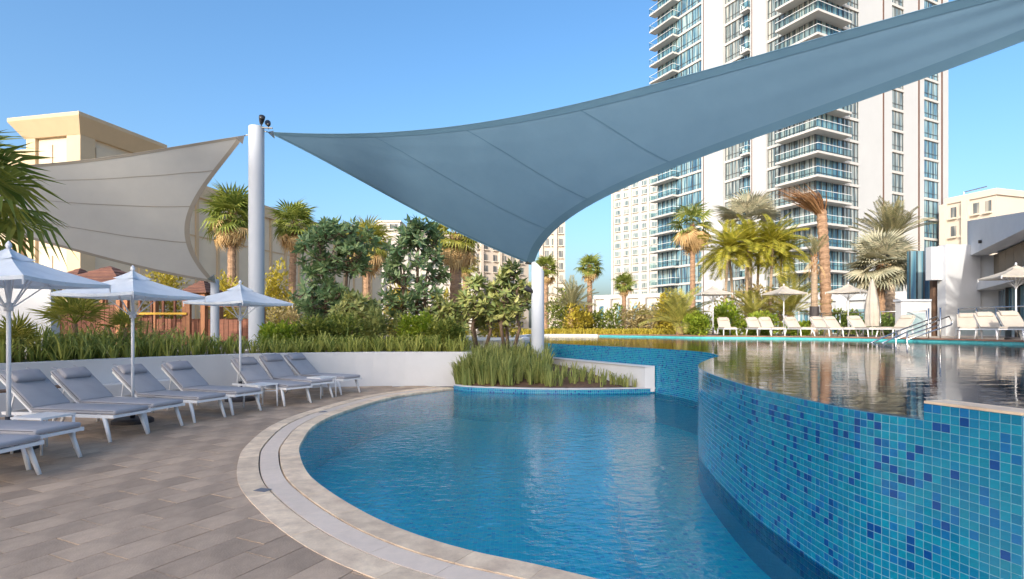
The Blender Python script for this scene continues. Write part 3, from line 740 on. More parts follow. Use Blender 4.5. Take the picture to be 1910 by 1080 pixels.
# closed umbrella
r = empty('closed_umbrella', PX(1627, 24.6, 1.13), 0, 'tall furled cream umbrella standing beside the silver fan palm', 'umbrella')
b = MB(); b.tube([(0, 0, .05), (0, 0, 2.4)], .024, 8); b.build('pole', m_polew, r, True)
b = MB(); n = 20
prof = [(.45, .25), (.7, .27), (1.1, .25), (1.6, .20), (2.1, .12), (2.42, .05), (2.5, .01)]
for z, rad in prof:
    for k in range(n): a = 2 * math.pi * k / n; q = rad * (1 + .28 * math.cos(a * 6 + z)); b.v.append((q * math.cos(a), q * math.sin(a), z))
for i in range(len(prof) - 1):
    for k in range(n): b.face((i * n + k, i * n + (k + 1) % n, (i + 1) * n + (k + 1) % n, (i + 1) * n + k))
b.build('folded_canopy', m_canvasc, r, True)
b = MB(); b.tube([(0, 0, 0), (0, 0, .06)], [.3, .3], 20); b.build('base', m_base, r)

# far loungers
fl_spots = [(1355, 27.4, -100, 'single pale lounger beside the bright green hedge'), (1413, 26.9, -95, 'pale lounger of the pair in front of the areca palms, hedge side'), (1438, 26.7, -95, 'pale lounger of the pair in front of the areca palms, umbrella side'),
            (1489, 26.0, -92, 'pale lounger beside the slender trunk with dark band'), (1540, 25.2, -92, 'pale lounger of the pair below the stout date palm trunk, trunk side'), (1565, 25.0, -92, 'pale lounger of the pair below the stout date palm trunk, silver palm side'),
            (1612, 23.8, -95, 'pale lounger next to the furled cream umbrella'), (1672, 22.7, -150, 'pale lounger turned sideways between furled umbrella and handrail'),
            (1806, 19.6, -125, 'pale lounger standing against the white pavilion wall'), (1857, 18.0, -110, 'large pale lounger under the umbrella by the pavilion'), (1905, 16.9, -110, 'pale lounger by the pavilion cut off by the umbrella pole')]
LF = None
for px, Y, ang, lab in fl_spots:
    q = PX(px, Y, 1.13)
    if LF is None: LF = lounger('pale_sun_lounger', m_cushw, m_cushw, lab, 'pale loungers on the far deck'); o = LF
    else: o = copy_tree(LF, q, 0, lab)
    o.location = q; o.rotation_euler = (0, 0, R(ang))

# ------------------------------------------------------------------ shade sails and columns
def cubic(a, c1, c2, d, t): u = 1 - t; return a * u ** 3 + c1 * (3 * t * u * u) + c2 * (3 * t * t * u) + d * t ** 3
def edgefn(a, c, cen, s1, s2, z1):
    c1 = a + (c - a) / 3; c2 = a + (c - a) * 2 / 3; zz = Vector((0, 0, z1))
    c1 = c1 + s1 * (cen - c1) + zz; c2 = c2 + s2 * (cen - c2) + zz
    return lambda t: cubic(a, c1, c2, c, t)
def sail(name, A, B, C, pA, pB, pAB, label, mf, mh, seams, hw=.20, tseams=()):
    """triangle A B C; edges A-C, B-C, A-B sag towards the middle"""
    cen = (A + B + C) / 3; fa = edgefn(A, C, cen, *pA); fb = edgefn(B, C, cen, *pB); fab = edgefn(A, B, cen, *pAB)
    def S(s, t):
        a, c = fa(s), fb(s); k = (1 - s) ** 2
        wr = 0
        for r_, an in ((math.hypot(s, t * .8), math.atan2(t, s + 1e-4)), (math.hypot(s, (1 - t) * .8), math.atan2(1 - t, s + 1e-4))): wr += .030 * math.exp(-r_ / .16) * min(1, r_ / .05) * math.sin(17 * an)
        wr += .02 * s ** 5 * math.sin(19 * t) + .006 * math.sin(9 * s + 4 * t) * math.sin(5 * t + 2)
        return a.lerp(c, t) + (fab(t) - A.lerp(B, t)) * k + Vector((0, 0, wr * 4 * t * (1 - t)))
    r = empty(name, (cen.x, cen.y, 0), 0, label, 'shade sail'); off = Vector((cen.x, cen.y, 0)); NS, NT = 60, 28
    b = MB()
    for i in range(NS + 1):
        for j in range(NT + 1): b.v.append(tuple(S(i / NS * .995, j / NT) - off))
    for i in range(NS):
        for j in range(NT): k = i * (NT + 1) + j; b.face((k, k + NT + 1, k + NT + 2, k + 1))
    fo = b.build('sail_fabric', mf, r, True)
    nrm = (S(.5, .45) - S(.45, .45)).cross(S(.5, .5) - S(.5, .45)).normalized()
    if nrm.z > 0: nrm = -nrm                      # underside
    d = nrm * .006
    def hem(f):                                   # strip between f(i,0) and f(i,1)
        b = MB(); n = 60
        for i in range(n + 1):
            for q in f(i / n): b.v.append(tuple(q + d - off)); b.v.append(tuple(q - d - off))
        for i in range(n):
            k = i * 4; b.face((k, k + 4, k + 6, k + 2)); b.face((k + 1, k + 3, k + 7, k + 5))
        return b
    def inset(s, wd):
        L = (S(s, 1) - S(s, 0)).length; return min(.48, wd / max(L, .05))
    hem(lambda s: (S(s * .99, 0), S(s * .99, inset(s * .99, hw)))).build('hem', mh, fo, True)
    hem(lambda s: (S(s * .99, 1), S(s * .99, 1 - inset(s * .99, hw)))).build('hem', mh, fo, True)
    L0 = (S(.05, .5) - S(0, .5)).length / .05
    hem(lambda t: (S(0, t), S(.12 / L0, t))).build('hem', mh, fo, True)
    for s in seams:
        hem(lambda t: (S(s, .015 + .97 * t), S(s + .035 / L0, .015 + .97 * t))).build('seam', mh, fo, True)
    for nm_, fn in (('edge_cable', fa), ('edge_cable', fb), ('edge_cable', fab)):
        b = MB(); b.tube([fn(i / 40) - off for i in range(41)], .010, 6); b.build(nm_, mh, r, True)
    for t in tseams:
        hem(lambda s: (S(.01 + .9 * s, t), S(.01 + .9 * s, t + .006))).build('seam', mh, fo, True)
    for c, nx in ((A, S(.03, .3)), (B, S(.03, .7)), (C, S(.97, .5))):
        m_ = MB(); q = c.lerp(nx, .25); u = (nx - c).normalized(); sd_ = u.cross(nrm).normalized() * .12
        m_.v = [tuple(p - off + o_) for o_ in (nrm * .012, -nrm * .012) for p in (c, c + u * .22 + sd_, c + u * .22 - sd_)]
        m_.face((0, 1, 2)); m_.face((5, 4, 3)); m_.face((0, 3, 4, 1)); m_.face((1, 4, 5, 2)); m_.face((2, 5, 3, 0)); m_.build('corner_plate', m_steel, r)
    return r
A1 = PD(499, 246, 16.5); B1 = PD(995, 494, 15.9); C1 = Vector((8.8, 5.88, 5.95))
sail('shade_sail', A1, B1, C1, (1.033, .222, .104), (.935, .102, -.369), (.065, -.085, -.129), 'big blue grey triangular shade sail stretched over the pool', m_sailb, m_sailb2, (.155, .30, .47))
A2 = PD(456, 253, 16.5); D2 = PD(402, 527, 17.0); E2 = Vector((-17.76, 10.19, 4.83))
sail('shade_sail', A2, D2, E2, (.347, .728, -.124), (-.141, .515, .007), (.208, .45, -.166), 'taupe triangular shade sail over the playground', m_sailt, m_sailt2, (), .07, (.22, .48, .74))

def column(name, base, top, rad, label, group=None, slant=0):
    r = empty(name, base, 0, label, 'column', group); h = top - base[2]
    b = MB(); n = 28
    for z in (0, h):
        for k in range(n):
            a = 2 * math.pi * k / n; b.v.append((rad * math.cos(a), rad * math.sin(a), z + (slant * math.cos(a - R(200)) * rad if z else 0)))
    for k in range(n): b.face((k, (k + 1) % n, n + (k + 1) % n, n + k))
    o = b.build('shaft', m_whiteb, r, True)
    b = MB(); b.v = [(rad * .995 * math.cos(2 * math.pi * k / n), rad * .995 * math.sin(2 * math.pi * k / n), h + .002 + slant * math.cos(2 * math.pi * k / n - R(200)) * rad) for k in range(n)]; b.face(range(n)); b.build('cap', m_whiteb, r)
    b = MB(); b.tube([(0, 0, 0), (0, 0, .03)], rad * 1.5, n); b.build('base_plate', m_alu, r)
    return r
c1 = column('sail_column', (-7.42, 16.5, .86), ZY(237, 16.5), .215, 'tall white round column where both shade sails meet')
b = MB(); loc = Vector((-7.42, 16.5, .86))
for tgt, z in ((A1, A1.z), (A2, A2.z)):
    s = Vector((-7.42, 16.5, z + .06)); s += (tgt - s).normalized() * .2; b.tube([s - loc, tgt - loc], .018, 8)
b.build('turnbuckle', m_steel, c1, True)
c2p = PX(1003, 15.9, 0); zt2 = ZY(498, 15.9)
c2 = column('sail_column', (c2p.x, c2p.y, .2), zt2, .178, 'short white column rising from the grass bed with slanted top', slant=.9)
b = MB(); b.tube([(-.05, 0, zt2 - .2), tuple(B1 - Vector((c2p.x, c2p.y, .2)))], .02, 8); b.build('turnbuckle', m_steel, c2, True)
c3 = column('sail_column', (9.75, 5.6, .86), 6.4, .2, 'white column beyond the pool edge holding the sail end')
b = MB(); b.tube([(-.1, 0, 5.1), tuple(C1 - Vector((9.75, 5.6, .86)))], .02, 8); b.build('turnbuckle', m_steel, c3, True)
c4 = column('sail_column', (D2.x - .15, D2.y + .25, .86), D2.z + .12, .12, 'low white post in the hedge holding the taupe sail')
c5 = column('sail_column', (E2.x - .5, E2.y - .2, .86), E2.z + .3, .2, 'white column left of the planter holding the taupe sail')
def spotlight(loc, rz, label, proto=[]):
    r = empty('spotlight', loc, rz, label, 'spotlight')
    b = MB(); b.tube([(0, 0, 0), (0, 0, .08), (.05, 0, .13)], .015, 8); b.build('bracket', m_black, r, True)
    b = MB(); b.tube([(-.06, 0, .10), (.02, 0, .15), (.14, 0, .22), (.17, 0, .24)], [.04, .065, .085, .085], 14); b.build('lamp_head', m_black, r, True)
    return r
zc = ZY(237, 16.5)
spotlight((-7.24, 16.42, zc - .02), R(-60), 'black spotlight on top of the tall column, next to the post'); spotlight((-7.05, 16.45, zc - .08), R(120), 'black spotlight on the tall column over the sail corner')
b = MB(); b.beam((-.16, 0, 0), (.28, 0, -.02), .04, .03); b.build('spotlight_arm', m_black, c1, M=Matrix.Translation((.22, -.08, zc - .90)))
spotlight((c2p.x - .19, 15.82, ZY(552, 15.9)), R(180), 'small black spotlight on the side of the short column')

# ------------------------------------------------------------------ handrails and fence on the far deck
def rail_fence(p, q, n, label):
    r = empty('rail_fence', p, 0, label, 'fence'); d = q - p
    for i in range(n + 1):
        a = d * (i / n); b = MB(); b.tube([a, a + Vector((0, 0, 1.12))], .022, 8); b.build('post', m_steel, r, True)
    b = MB(); b.tube([Vector((0, 0, 1.12)), d + Vector((0, 0, 1.12))], .024, 8); b.build('top_rail', m_steel, r, True)
    for i in range(n):
        a = d * ((i + .04) / n); c = d * ((i + .96) / n); b = MB(); z0, z1 = Vector((0, 0, .12)), Vector((0, 0, 1.04))
        b.quad(a + z0, c + z0, c + z1, a + z1); b.build('glass_pane', g_rail, r)
rail_fence(PX(1500, 29.5, 1.13), PX(1728, 24.5, 1.13), 6, 'steel and glass fence behind the loungers, tower side')
rail_fence(PX(1788, 22.0, 1.13), PX(1940, 18.9, 1.13), 4, 'steel and glass fence in front of the pavilion')
hr = empty('pool_handrail', PX(1700, 19.2, 1.0), 0, 'steel pool stair handrail rising out of the upper pool', 'handrail')
o0 = PX(1700, 19.2, 1.0)
for dy in (0, .55):
    pts = [PD(1632, 646, 18.2), PD(1690, 620, 18.9), PD(1770, 590, 19.6), PD(1776, 600, 19.6), PD(1774, 606, 19.55), PD(1690, 634, 18.9)]
    b = MB(); b.tube([p - o0 + Vector((0, dy, 0)) for p in pts], .024, 8); b.build('rail', m_steel, hr, True)
    for px, t, Y in ((1692, 620, 18.9), (1754, 574, 19.4)):
        p = PD(px, t, Y); b = MB(); b.tube([Vector((p.x, p.y, .6)) - o0 + Vector((0, dy, 0)), p - o0 + Vector((0, dy, 0))], .024, 8); b.build('post', m_steel, hr, True)

# ------------------------------------------------------------------ main tower
CN = Vector((44.2, 83.0)); DL = Vector((-.45, .893)); DR = Vector((.893, .45)); FH = 3.37; Z0 = 29.85 - 9 * FH
tw = empty('apartment_tower', (CN.x, CN.y, 0), 0, 'tall white apartment tower with wrap-around corner balconies', 'tower')
def tl(px): s = (px - CX) / FOC; return (CN.x - CN.y * s) / (.45 + .893 * s)
def tr_(px): s = (px - CX) / FOC; return (CN.y * s - CN.x) / (.893 - .45 * s)
NL, NR = Vector((-.893, -.45)), Vector((.45, -.893))      # outward normals
def frame(side, t, out):
    d, n = (DL, NL) if side == 'L' else (DR, NR); p = d * t + n * out; return Matrix(((d.x, n.x, 0, p.x), (d.y, n.y, 0, p.y), (0, 0, 1, 0), (0, 0, 0, 1)))
TOP = Z0 + FH * 22.3
b = MB(); LL, RL = tl(1223), tr_(1766)
ins = -.45
cpts = [DL * LL + NL * ins, NL * ins + NR * ins, DR * RL + NR * ins, DR * RL + DL * LL]
b.prism([(p.x, p.y) for p in cpts][::-1], 0, TOP); b.build('core_wall', m_tower, tw)
def pier(side, a, c, name='pier', out=.25, mat=None, z0=0, z1=None):
    t0, t1 = sorted(((tl if side == 'L' else tr_)(a), (tl if side == 'L' else tr_)(c))); m_ = MB(); m_.box(0, t1 - t0, -.75, 0, z0, TOP + .4 if z1 is None else z1)
    return m_.build(name, mat or m_tower, tw, M=frame(side, t0, out))
pier('L', 1312, 1352, out=.5); pier('L', 1405, 1431, out=.35); pier('L', 1405, 1413, out=.7)
pier('R', 1600, 1645, out=.12); pier('R', 1647.5, 1662, out=.16); pier('R', 1684, 1711, out=.12); pier('R', 1714, 1722, out=.16); pier('R', 1749, 1754, out=.12); pier('R', 1757, 1767, out=.16)
for px in (1646.2, 1712.5, 1755.5): pier('R', px - 1.1, px + 1.1, 'painted_shade_joint', .175, m_joint)  # raised dark strips; their colour stands in for the shade of recessed joints
for px in (1316, 1408): pier('L', px - .7, px + .7, 'painted_shade_joint', .52 if px == 1316 else .72, m_joint)
WM = {}
def window(side, a, c, k, glass, nm, out=-.2):
    f = tl if side == 'L' else tr_; t0, t1 = sorted((f(a), f(c))); key = (side, a, c, glass.name)
    if key not in WM:
        g_ = MB(); wd = t1 - t0; pw_ = wd / nm; h = FH - .42
        for i in range(nm): g_.box(i * pw_, (i + 1) * pw_, -.08, 0, 0, h)
        mu = MB()
        for i in range(nm + 1): mu.box(min(max(i * pw_ - .05, 0), wd - .1), min(max(i * pw_ + .05, .1), wd), .002, .09, 0, h)
        mu.box(0, wd, .004, .07, h * .28 - .03, h * .28 + .03)
        bd = MB(); bd.box(0, wd, -.3, .22, 0, .40)
        WM[key] = (g_.mesh('window', glass), mu.mesh('mullion_frame', m_mull), bd.mesh('floor_band', m_slab), frame(side, t0, out if side == 'L' else -.02))
    g_, mu, bd, fm = WM[key]; T = Matrix.Translation((0, 0, Z0 + FH * k))
    wo = link('window', g_, tw, T @ Matrix.Translation((0, 0, .41)) @ fm); link('mullion_frame', mu, wo); link('floor_band', bd, tw, T @ fm)
def balcony(poly, name, k, cache={}):
    if name not in cache:
        s = MB(); s.prism(poly, -.02, .30); r_ = MB()
        op = poly[1:-1] if len(poly) > 4 else poly
        for p, q in zip(op, op[1:]):
            p, q = Vector(p), Vector(q); d = (q - p).normalized() * .06
            p, q = p + d * 0, q; r_.add([(p.x, p.y, .31), (q.x, q.y, .31), (q.x, q.y, 1.4), (p.x, p.y, 1.4)], [(0, 1, 2, 3)])
        h = MB()
        for p, q in zip(op, op[1:]): h.beam((p[0], p[1], 1.42), (q[0], q[1], 1.42), .07, .06)
        cache[name] = (s.mesh('balcony', m_slab), r_.mesh('glass_rail', g_rail), h.mesh('handrail', m_alu))
    s, r_, h = cache[name]; T = Matrix.Translation((0, 0, Z0 + FH * k + .005))
    o = link('balcony', s, tw, T); link('glass_rail', r_, o); link('handrail', h, o)
def onL(px, out): p = DL * tl(px) + NL * out; return (p.x, p.y)
def onR(px, out): p = DR * tr_(px) + NR * out; return (p.x, p.y)
cor = NL * 1.7 + NR * 1.7
for k in range(1, 22):
    window('L', 1226, 1270, k, g_win2, 5); window('L', 1270, 1312, k, g_win2, 4); window('L', 1352, 1385, k, g_win, 5); window('L', 1385, 1405, k, g_win2, 2)
    window('L', 1431, 1452, k, g_win, 3); window('L', 1453, 1519, k, g_win, 7); window('R', 1521, 1572, k, g_win2, 5); window('R', 1573, 1600, k, g_win, 4)
    window('R', 1662, 1684, k, g_win, 3); window('R', 1722, 1749, k, g_win2, 3)
    balcony([onL(1460, -.1), onL(1460, 1.7), (cor.x, cor.y), onR(1568, 1.7), onR(1568, -.1)], 'corner', k)
    balcony([onL(1266, -.1), onL(1266, 1.5), onL(1222, 1.5), onL(1222, -.1)][::-1], 'end', k)
    balcony([onL(1403, -.1), onL(1403, 1.0), onL(1388, 1.0), onL(1388, -.1)][::-1], 'small', k)

# ------------------------------------------------------------------ other buildings
def box_building(name, label, p0, p1, depth, z1, bays, floors, mat, glass, fh, zb=0, cat='building', par=1.0, piers=True, band=None):
    """facade from p0 to p1 (left to right as seen), windows on it and on the right side"""
    r = empty(name, (p0.x, p0.y, 0), 0, label, cat); d = (p1 - p0).to_2d(); L = d.length; d.normalize(); n = Vector((d.y, -d.x))
    fm = Matrix(((d.x, -n.x, 0, 0), (d.y, -n.y, 0, 0), (0, 0, 1, 0), (0, 0, 0, 1)))
    b = MB(); b.box(0, L, 0, depth, zb, z1); b.build('wall', mat, r, M=fm)
    b = MB(); b.box(-.25, L + .25, -.25, depth + .25, z1, z1 + par); b.build('parapet', mat, r, M=fm)
    wm = {}
    for i, (u0, u1) in enumerate(bays):
        for k in range(floors):
            z = z1 - fh * (k + 1) + fh * .22
            if z < zb: break
            w_ = round((u1 - u0) * L, 2); key = w_
            if key not in wm:
                g_ = MB(); g_.box(0, w_, -.06, .2, 0, fh * .56); s_ = MB(); s_.box(-.15, w_ + .15, -.5, .1, -.28, -.02)
                wm[key] = (g_.mesh('window', glass), s_.mesh('sill', mat))
            o = link('window', wm[key][0], r, fm @ Matrix.Translation((u0 * L, 0, z))); link('sill', wm[key][1], o)
    if piers:
        for i, (u0, u1) in enumerate(bays):
            if i % 2 == 0: b = MB(); b.box(u0 * L - 1.4, u0 * L - .5, -.7, .1, zb, z1); b.build('pier', mat, r, M=fm)
    return r
def bays(n, fill=.55, a=0.03, c=.97): return [(a + (c - a) * (i + (1 - fill) / 2) / n, a + (c - a) * (i + (1 + fill) / 2) / n) for i in range(n)]
box_building('apartment_block', 'slim white tower block partly hidden behind the big sail and the main tower', PX(1142, 230), PX(1232, 215), 22, ZY(300, 230), bays(5, .62), 18, m_farwhite, g_win, 3.3)
box_building('apartment_block', 'beige apartment block behind the dark plumeria trees', PX(778, 150), PX(986, 172), 25, ZY(446, 160), bays(11, .45), 9, m_farbeige, g_dark, 3.2)
box_building('apartment_block', 'narrow beige tower seen beside the short column under the sail', PX(1012, 150), PX(1054, 150), 15, ZY(395, 150), bays(3, .6), 14, m_farbeige, g_dark, 3.2)
box_building('white_building', 'low white building with roof box far behind the garden palms', PX(660, 118), PX(890, 128), 18, ZY(446, 120), bays(10, .4), 5, m_farwhite, g_dark, 3.2)
q = box_building('roof_house', 'white roof house on top of the low far building', PX(702, 121), PX(746, 121), 6, ZY(414, 121), bays(2, .7), 1, m_farwhite, g_dark, 2.0, zb=ZY(452, 121), piers=False, par=.3)
q = box_building('apartment_block', 'beige apartment block behind the white pavilion', PX(1766, 95), PX(1858, 88), 18, ZY(374, 92), bays(4, .5), 9, m_farbeige, g_dark, 3.1)
b = MB(); b.tube([(6, 4, 0), (6, 4, 3), (10, 4, 4)], .12, 6); b.build('rooftop_antenna', m_steel, q, M=Matrix.Translation((0, 0, ZY(374, 92))))
box_building('apartment_block', 'distant beige building showing its roof above the pavilion', PX(1872, 120), PX(1912, 118), 18, ZY(392, 120), bays(3, .5), 5, m_farbeige, g_dark, 3.1)
box_building('podium', 'low white podium at the foot of the tower', PX(1112, 75), PX(1232, 70), 12, ZY(556, 72), bays(7, .6), 1, m_farwhite, g_win2, 4.2, par=.5)
box_building('podium', 'glazed ground floor podium behind the silver fan palm', PX(1350, 60), PX(1800, 44), 12, ZY(560, 50), bays(16, .8), 1, m_tower, g_win2, 3.6, par=.6)

# left cream building
mb = empty('cream_building', (-30.3, 40, 0), 0, 'large cream stone building with flared cornice behind the taupe sail', 'building')
dR2 = Vector((.2164, .976)); dF = Vector((-.976, .2164))
fmR = Matrix(((dR2.x, -dR2.y, 0, 0), (dR2.y, dR2.x, 0, 0), (0, 0, 1, 0), (0, 0, 0, 1)))     # x along the receding side, y into the building (to the left)
ZL, ZH = 14.3, 16.2
b = MB(); b.box(0, 48, .0, 30, 0, ZL - 1.2); b.build('wall', m_creamlt, mb, M=fmR)
b = MB(); b.box(-.3, 48.3, -.3, 30, ZL - 1.2, ZL); b.build('parapet', m_cream, mb, M=fmR)
b = MB(); b.box(-.4, 5.0, -.4, 4.0, 0, ZH - 1.3); b.build('corner_tower', m_creamlt, mb, M=fmR)
for k, (x0, x1, y0, y1) in enumerate(((-.62, -.405, -.62, .55), (-.62, -.405, 3.3, 4.1), (-.405, .5, -.62, -.405), (4.2, 5.1, -.62, -.405))):
    b = MB(); b.box(x0, x1, y0, y1, 0, ZH - 1.3); b.build('pilaster', m_cream, mb, M=fmR)
b = MB(); e0, e1 = .64, 1.3
lo = [(-e0, -e0), (4.8 + e0, -e0), (4.8 + e0, 3.6 + e0), (-e0, 3.6 + e0)]; hi = [(-e1, -e1), (4.8 + e1, -e1), (4.8 + e1, 3.6 + e1), (-e1, 3.6 + e1)]
b.v = [(x, y, ZH - 1.3) for x, y in lo] + [(x, y, ZH - .25) for x, y in hi] + [(x, y, ZH) for x, y in hi]
for k in (0, 4):
    for i in range(4): b.face((k + i, k + (i + 1) % 4, k + 4 + (i + 1) % 4, k + 4 + i))
b.face((8, 9, 10, 11)); b.face((3, 2, 1, 0)); b.build('cornice', m_cream, mb, M=fmR)
for x in [5.3 + 2.6 * i for i in range(16)]:
    b = MB(); b.box(x, x + .32, -.14, .1, 0, ZL - 1.2); b.build('pilaster', m_creamdk if i % 2 else m_creamlt, mb, M=fmR)
for z in (5.2, 9.6):
    b = MB(); b.box(5.1, 48, -.06, .1, z, z + .12); b.build('string_course', m_creamdk, mb, M=fmR)
for y in (5.0, 8.2, 11.8, 15, 18.2, 21.4):
    b = MB(); b.box(-.45, -.02, y, y + .8, 0, ZL - 1.2); b.build('pilaster', m_creamdk, mb, M=fmR)
for y in (.7, 2.0):
    for z0, z1 in ((1.5, 6.6), (7.2, ZH - 1.8)):
        b = MB(); b.box(-.47, -.402, y, y + 1.15, z0, z1); b.build('wall_panel', m_creamlt, mb, M=fmR)
for x in (.7, 2.4):
    b = MB(); b.box(x, x + 1.5, -.47, -.402, 7.2, ZH - 1.8); b.build('wall_panel', m_creamlt, mb, M=fmR)

# shaded white garden wall on the left
gw = empty('garden_wall', (-13.5, 15.2, .86), 0, 'plain white garden wall block behind the left hedge', 'wall')
x1 = PX(95, 15.2).x; b = MB(); b.box(-3, x1 + 13.5, 0, .3, 0, ZY(519, 15.2) - .86); b.build('wall', m_white, gw)
b = MB(); b.box(-3.03, x1 + 13.53, -.03, .33, ZY(519, 15.2) - .858, ZY(519, 15.2) - .80); b.build('coping', m_whiteb, gw)

# ------------------------------------------------------------------ white pavilion on the right
pv = empty('pavilion', (21.46, 26, 1.1), 0, 'white pavilion with deep sloping fascia and tan roller blinds', 'building')
o0 = Vector((21.46, 26, 1.1)); dW = Vector((.4926, .870)); nW = Vector((-.870, .4926))
def wq(px): s = (px - CX) / FOC; t = (21.46 - 26 * s) / (.4926 - .870 * s); return t       # metres from far end towards the camera
def wpt(t, out, z): p = Vector((21.46, 26)) - dW * t + nW * out; return Vector((p.x, p.y, z)) - o0
TN = 9.5; tmid = 4.0
def wbox(name, t0, t1, o0_, o1, z0a, z1a, mat, z0b=None, z1b=None):
    z0b = z0a if z0b is None else z0b; z1b = z1a if z1b is None else z1b
    m_ = MB(); m_.v = [tuple(wpt(t, o_, z)) for t, (z0, z1) in ((t0, (z0a, z1a)), (t1, (z0b, z1b))) for o_ in (o0_, o1) for z in (z0, z1)]
    for f in ((0, 1, 3, 2), (4, 6, 7, 5), (0, 4, 5, 1), (2, 3, 7, 6), (0, 2, 6, 4), (1, 5, 7, 3)): m_.face(f)
    o = m_.build(name, mat, pv); bm = bmesh.new(); bm.from_mesh(o.data); bmesh.ops.recalc_face_normals(bm, faces=bm.faces); bm.to_mesh(o.data); bm.free(); return o
wbox('fascia', 0, TN, -.2, .5, 4.78, 6.45, m_white, 4.70, 5.2)
wbox('roof', 0, TN, -8, -.2, 4.9, 6.1, m_whiteb, 4.8, 5.0)
wbox('back_wall', 0, TN, -8, -.6, 1.1, 4.9, m_white, 1.1, 4.8)
for i in range(8):
    a = .12 + i * 1.15; wbox('roller_blind', a, a + 1.12, -.45, -.38, 3.62, 4.78, m_roller)
wbox('lintel', 0, TN, -.5, .25, 3.2, 3.6, m_white)
wbox('corner_pier', -.1, .38, -.6, .3, 1.1, 4.78, m_white)
for i in range(5):
    a = .6 + i * 1.7; wo = wbox('window', a, a + 1.55, -.56, -.50, 1.5, 3.15, g_win2); wbox('window_post', a + 1.56, a + 1.69, -.58, -.4, 1.1, 3.2, m_mull)
sp_ = MB(); sp_.tube([wpt(3.0, .52, 5.1), wpt(3.0, .62, 5.1)], .07, 10); sp_.build('vent_spout', m_black, pv)
def fbox(name, pa, pb, Ya, depth, ya, yb, mat):
    x0, x1 = PX(pa, Ya).x, PX(pb, Ya).x; m_ = MB(); m_.box(x0, x1, Ya, Ya + depth, max(ZY(yb, Ya), 1.1) if yb is not None else 1.1, ZY(ya, Ya))
    m_.v = [(x - o0.x, y - o0.y, z - o0.z) for x, y, z in m_.v]; return m_.build(name, mat, pv)
fbox('gable_wall', 1764, 1829, 25.6, .5, 456, None, m_white)
fbox('door_beam', 1737, 1763.7, 25.8, .35, 460, 522, m_white); fbox('door_slat_panel', 1740, 1763, 26.4, .2, 522, None, m_brownslat)
fbox('low_wall', 1681, 1737, 25.2, .4, 562, None, m_white); fbox('low_wall_cap', 1680, 1738, 25.15, .5, 558, 562, m_whiteb)
fbox('glass_bay', 1698, 1736.5, 28.0, .25, 468, None, g_win2)
for px in (1698, 1711, 1724): fbox('bay_mullion', px - .8, px + .8, 27.95, .04, 468, None, m_mull)

# unseen building added behind the camera to shade the lower terrace
ht = empty('unseen_shade_block', (0, 0, 0), 0, 'unseen white block added behind the camera to shade the lower terrace', 'building')
pU = Vector((-SUN_H.y, SUN_H.x)); pV = -SUN_H
if pU.x < 0: pU = -pU
fmH = Matrix(((pU.x, pV.x, 0, 0), (pU.y, pV.y, 0, 0), (0, 0, 1, 0), (0, 0, 0, 1)))
def hb(name, u0, u1, v0, v1, z0, z1, mat): m_ = MB(); m_.box(u0, u1, v0, v1, z0, z1); return m_.build(name, mat, ht, M=fmH)
V0 = -120
HB = [(-27, -22.5, 64.3), (-22.5, -20.4, 61.6), (-20.4, -18.8, 64.8), (-18.8, -17.2, 62.2), (-17.2, -15.4, 65.4), (-15.4, -9.5, 68.0), (-9.5, 4.5, 64.8), (4.5, 13, 67.8)]  # stepped roof heights shaped to throw sun patches on the taupe sail
for u0, u1, h in HB:
    hb('wing', u0, u1 - .02, V0 - 22, V0, 0, h, m_white)
    for k in range(int(h // 3.4)):
        hb('floor_band', u0 + .3, u1 - .32, V0 + .003, V0 + .35, 3.4 * k + 3.0, 3.4 * k + 3.3, m_whiteb); hb('window_row', u0 + .8, u1 - .82, V0 + .004, V0 + .1, 3.4 * k + .9, 3.4 * k + 2.9, g_win)

# ------------------------------------------------------------------ vegetation
rg = random.Random(11)
def fan_frond(mat, n=17, Rr=.9, Lp=.75, droop=.25, seed=0, spread=118, wdt=.055):
    q = random.Random(seed); b = MB()
    b.beam((0, 0, 0), (Lp * .5, 0, .02), .03, .02); b.beam((Lp * .5, 0, .02), (Lp, 0, 0), .024, .016)
    for i in range(n):
        a = R(-spread + 2 * spread * (i + .5) / n); L = Rr * (1 - .22 * abs(a) / R(spread)) * q.uniform(.88, 1.06); c, s = math.cos(a), math.sin(a); w_ = wdt * Rr
        dz = -droop * L * q.uniform(.6, 1.4); o_ = Vector((Lp, 0, 0)); px, py = -s * w_, c * w_
        m1 = o_ + Vector((c * L * .55, s * L * .55, .03 - abs(s) * .05 * Rr)); t_ = o_ + Vector((c * L, s * L, dz - abs(s) * .12 * Rr))
        b.add([o_, m1 + Vector((px, py, .012)), t_, m1 + Vector((-px, -py, .012)), m1 - Vector((0, 0, .015))], [(0, 4, 1), (0, 3, 4), (4, 2, 1), (4, 3, 2)])
    return b.mesh('frond', mat)
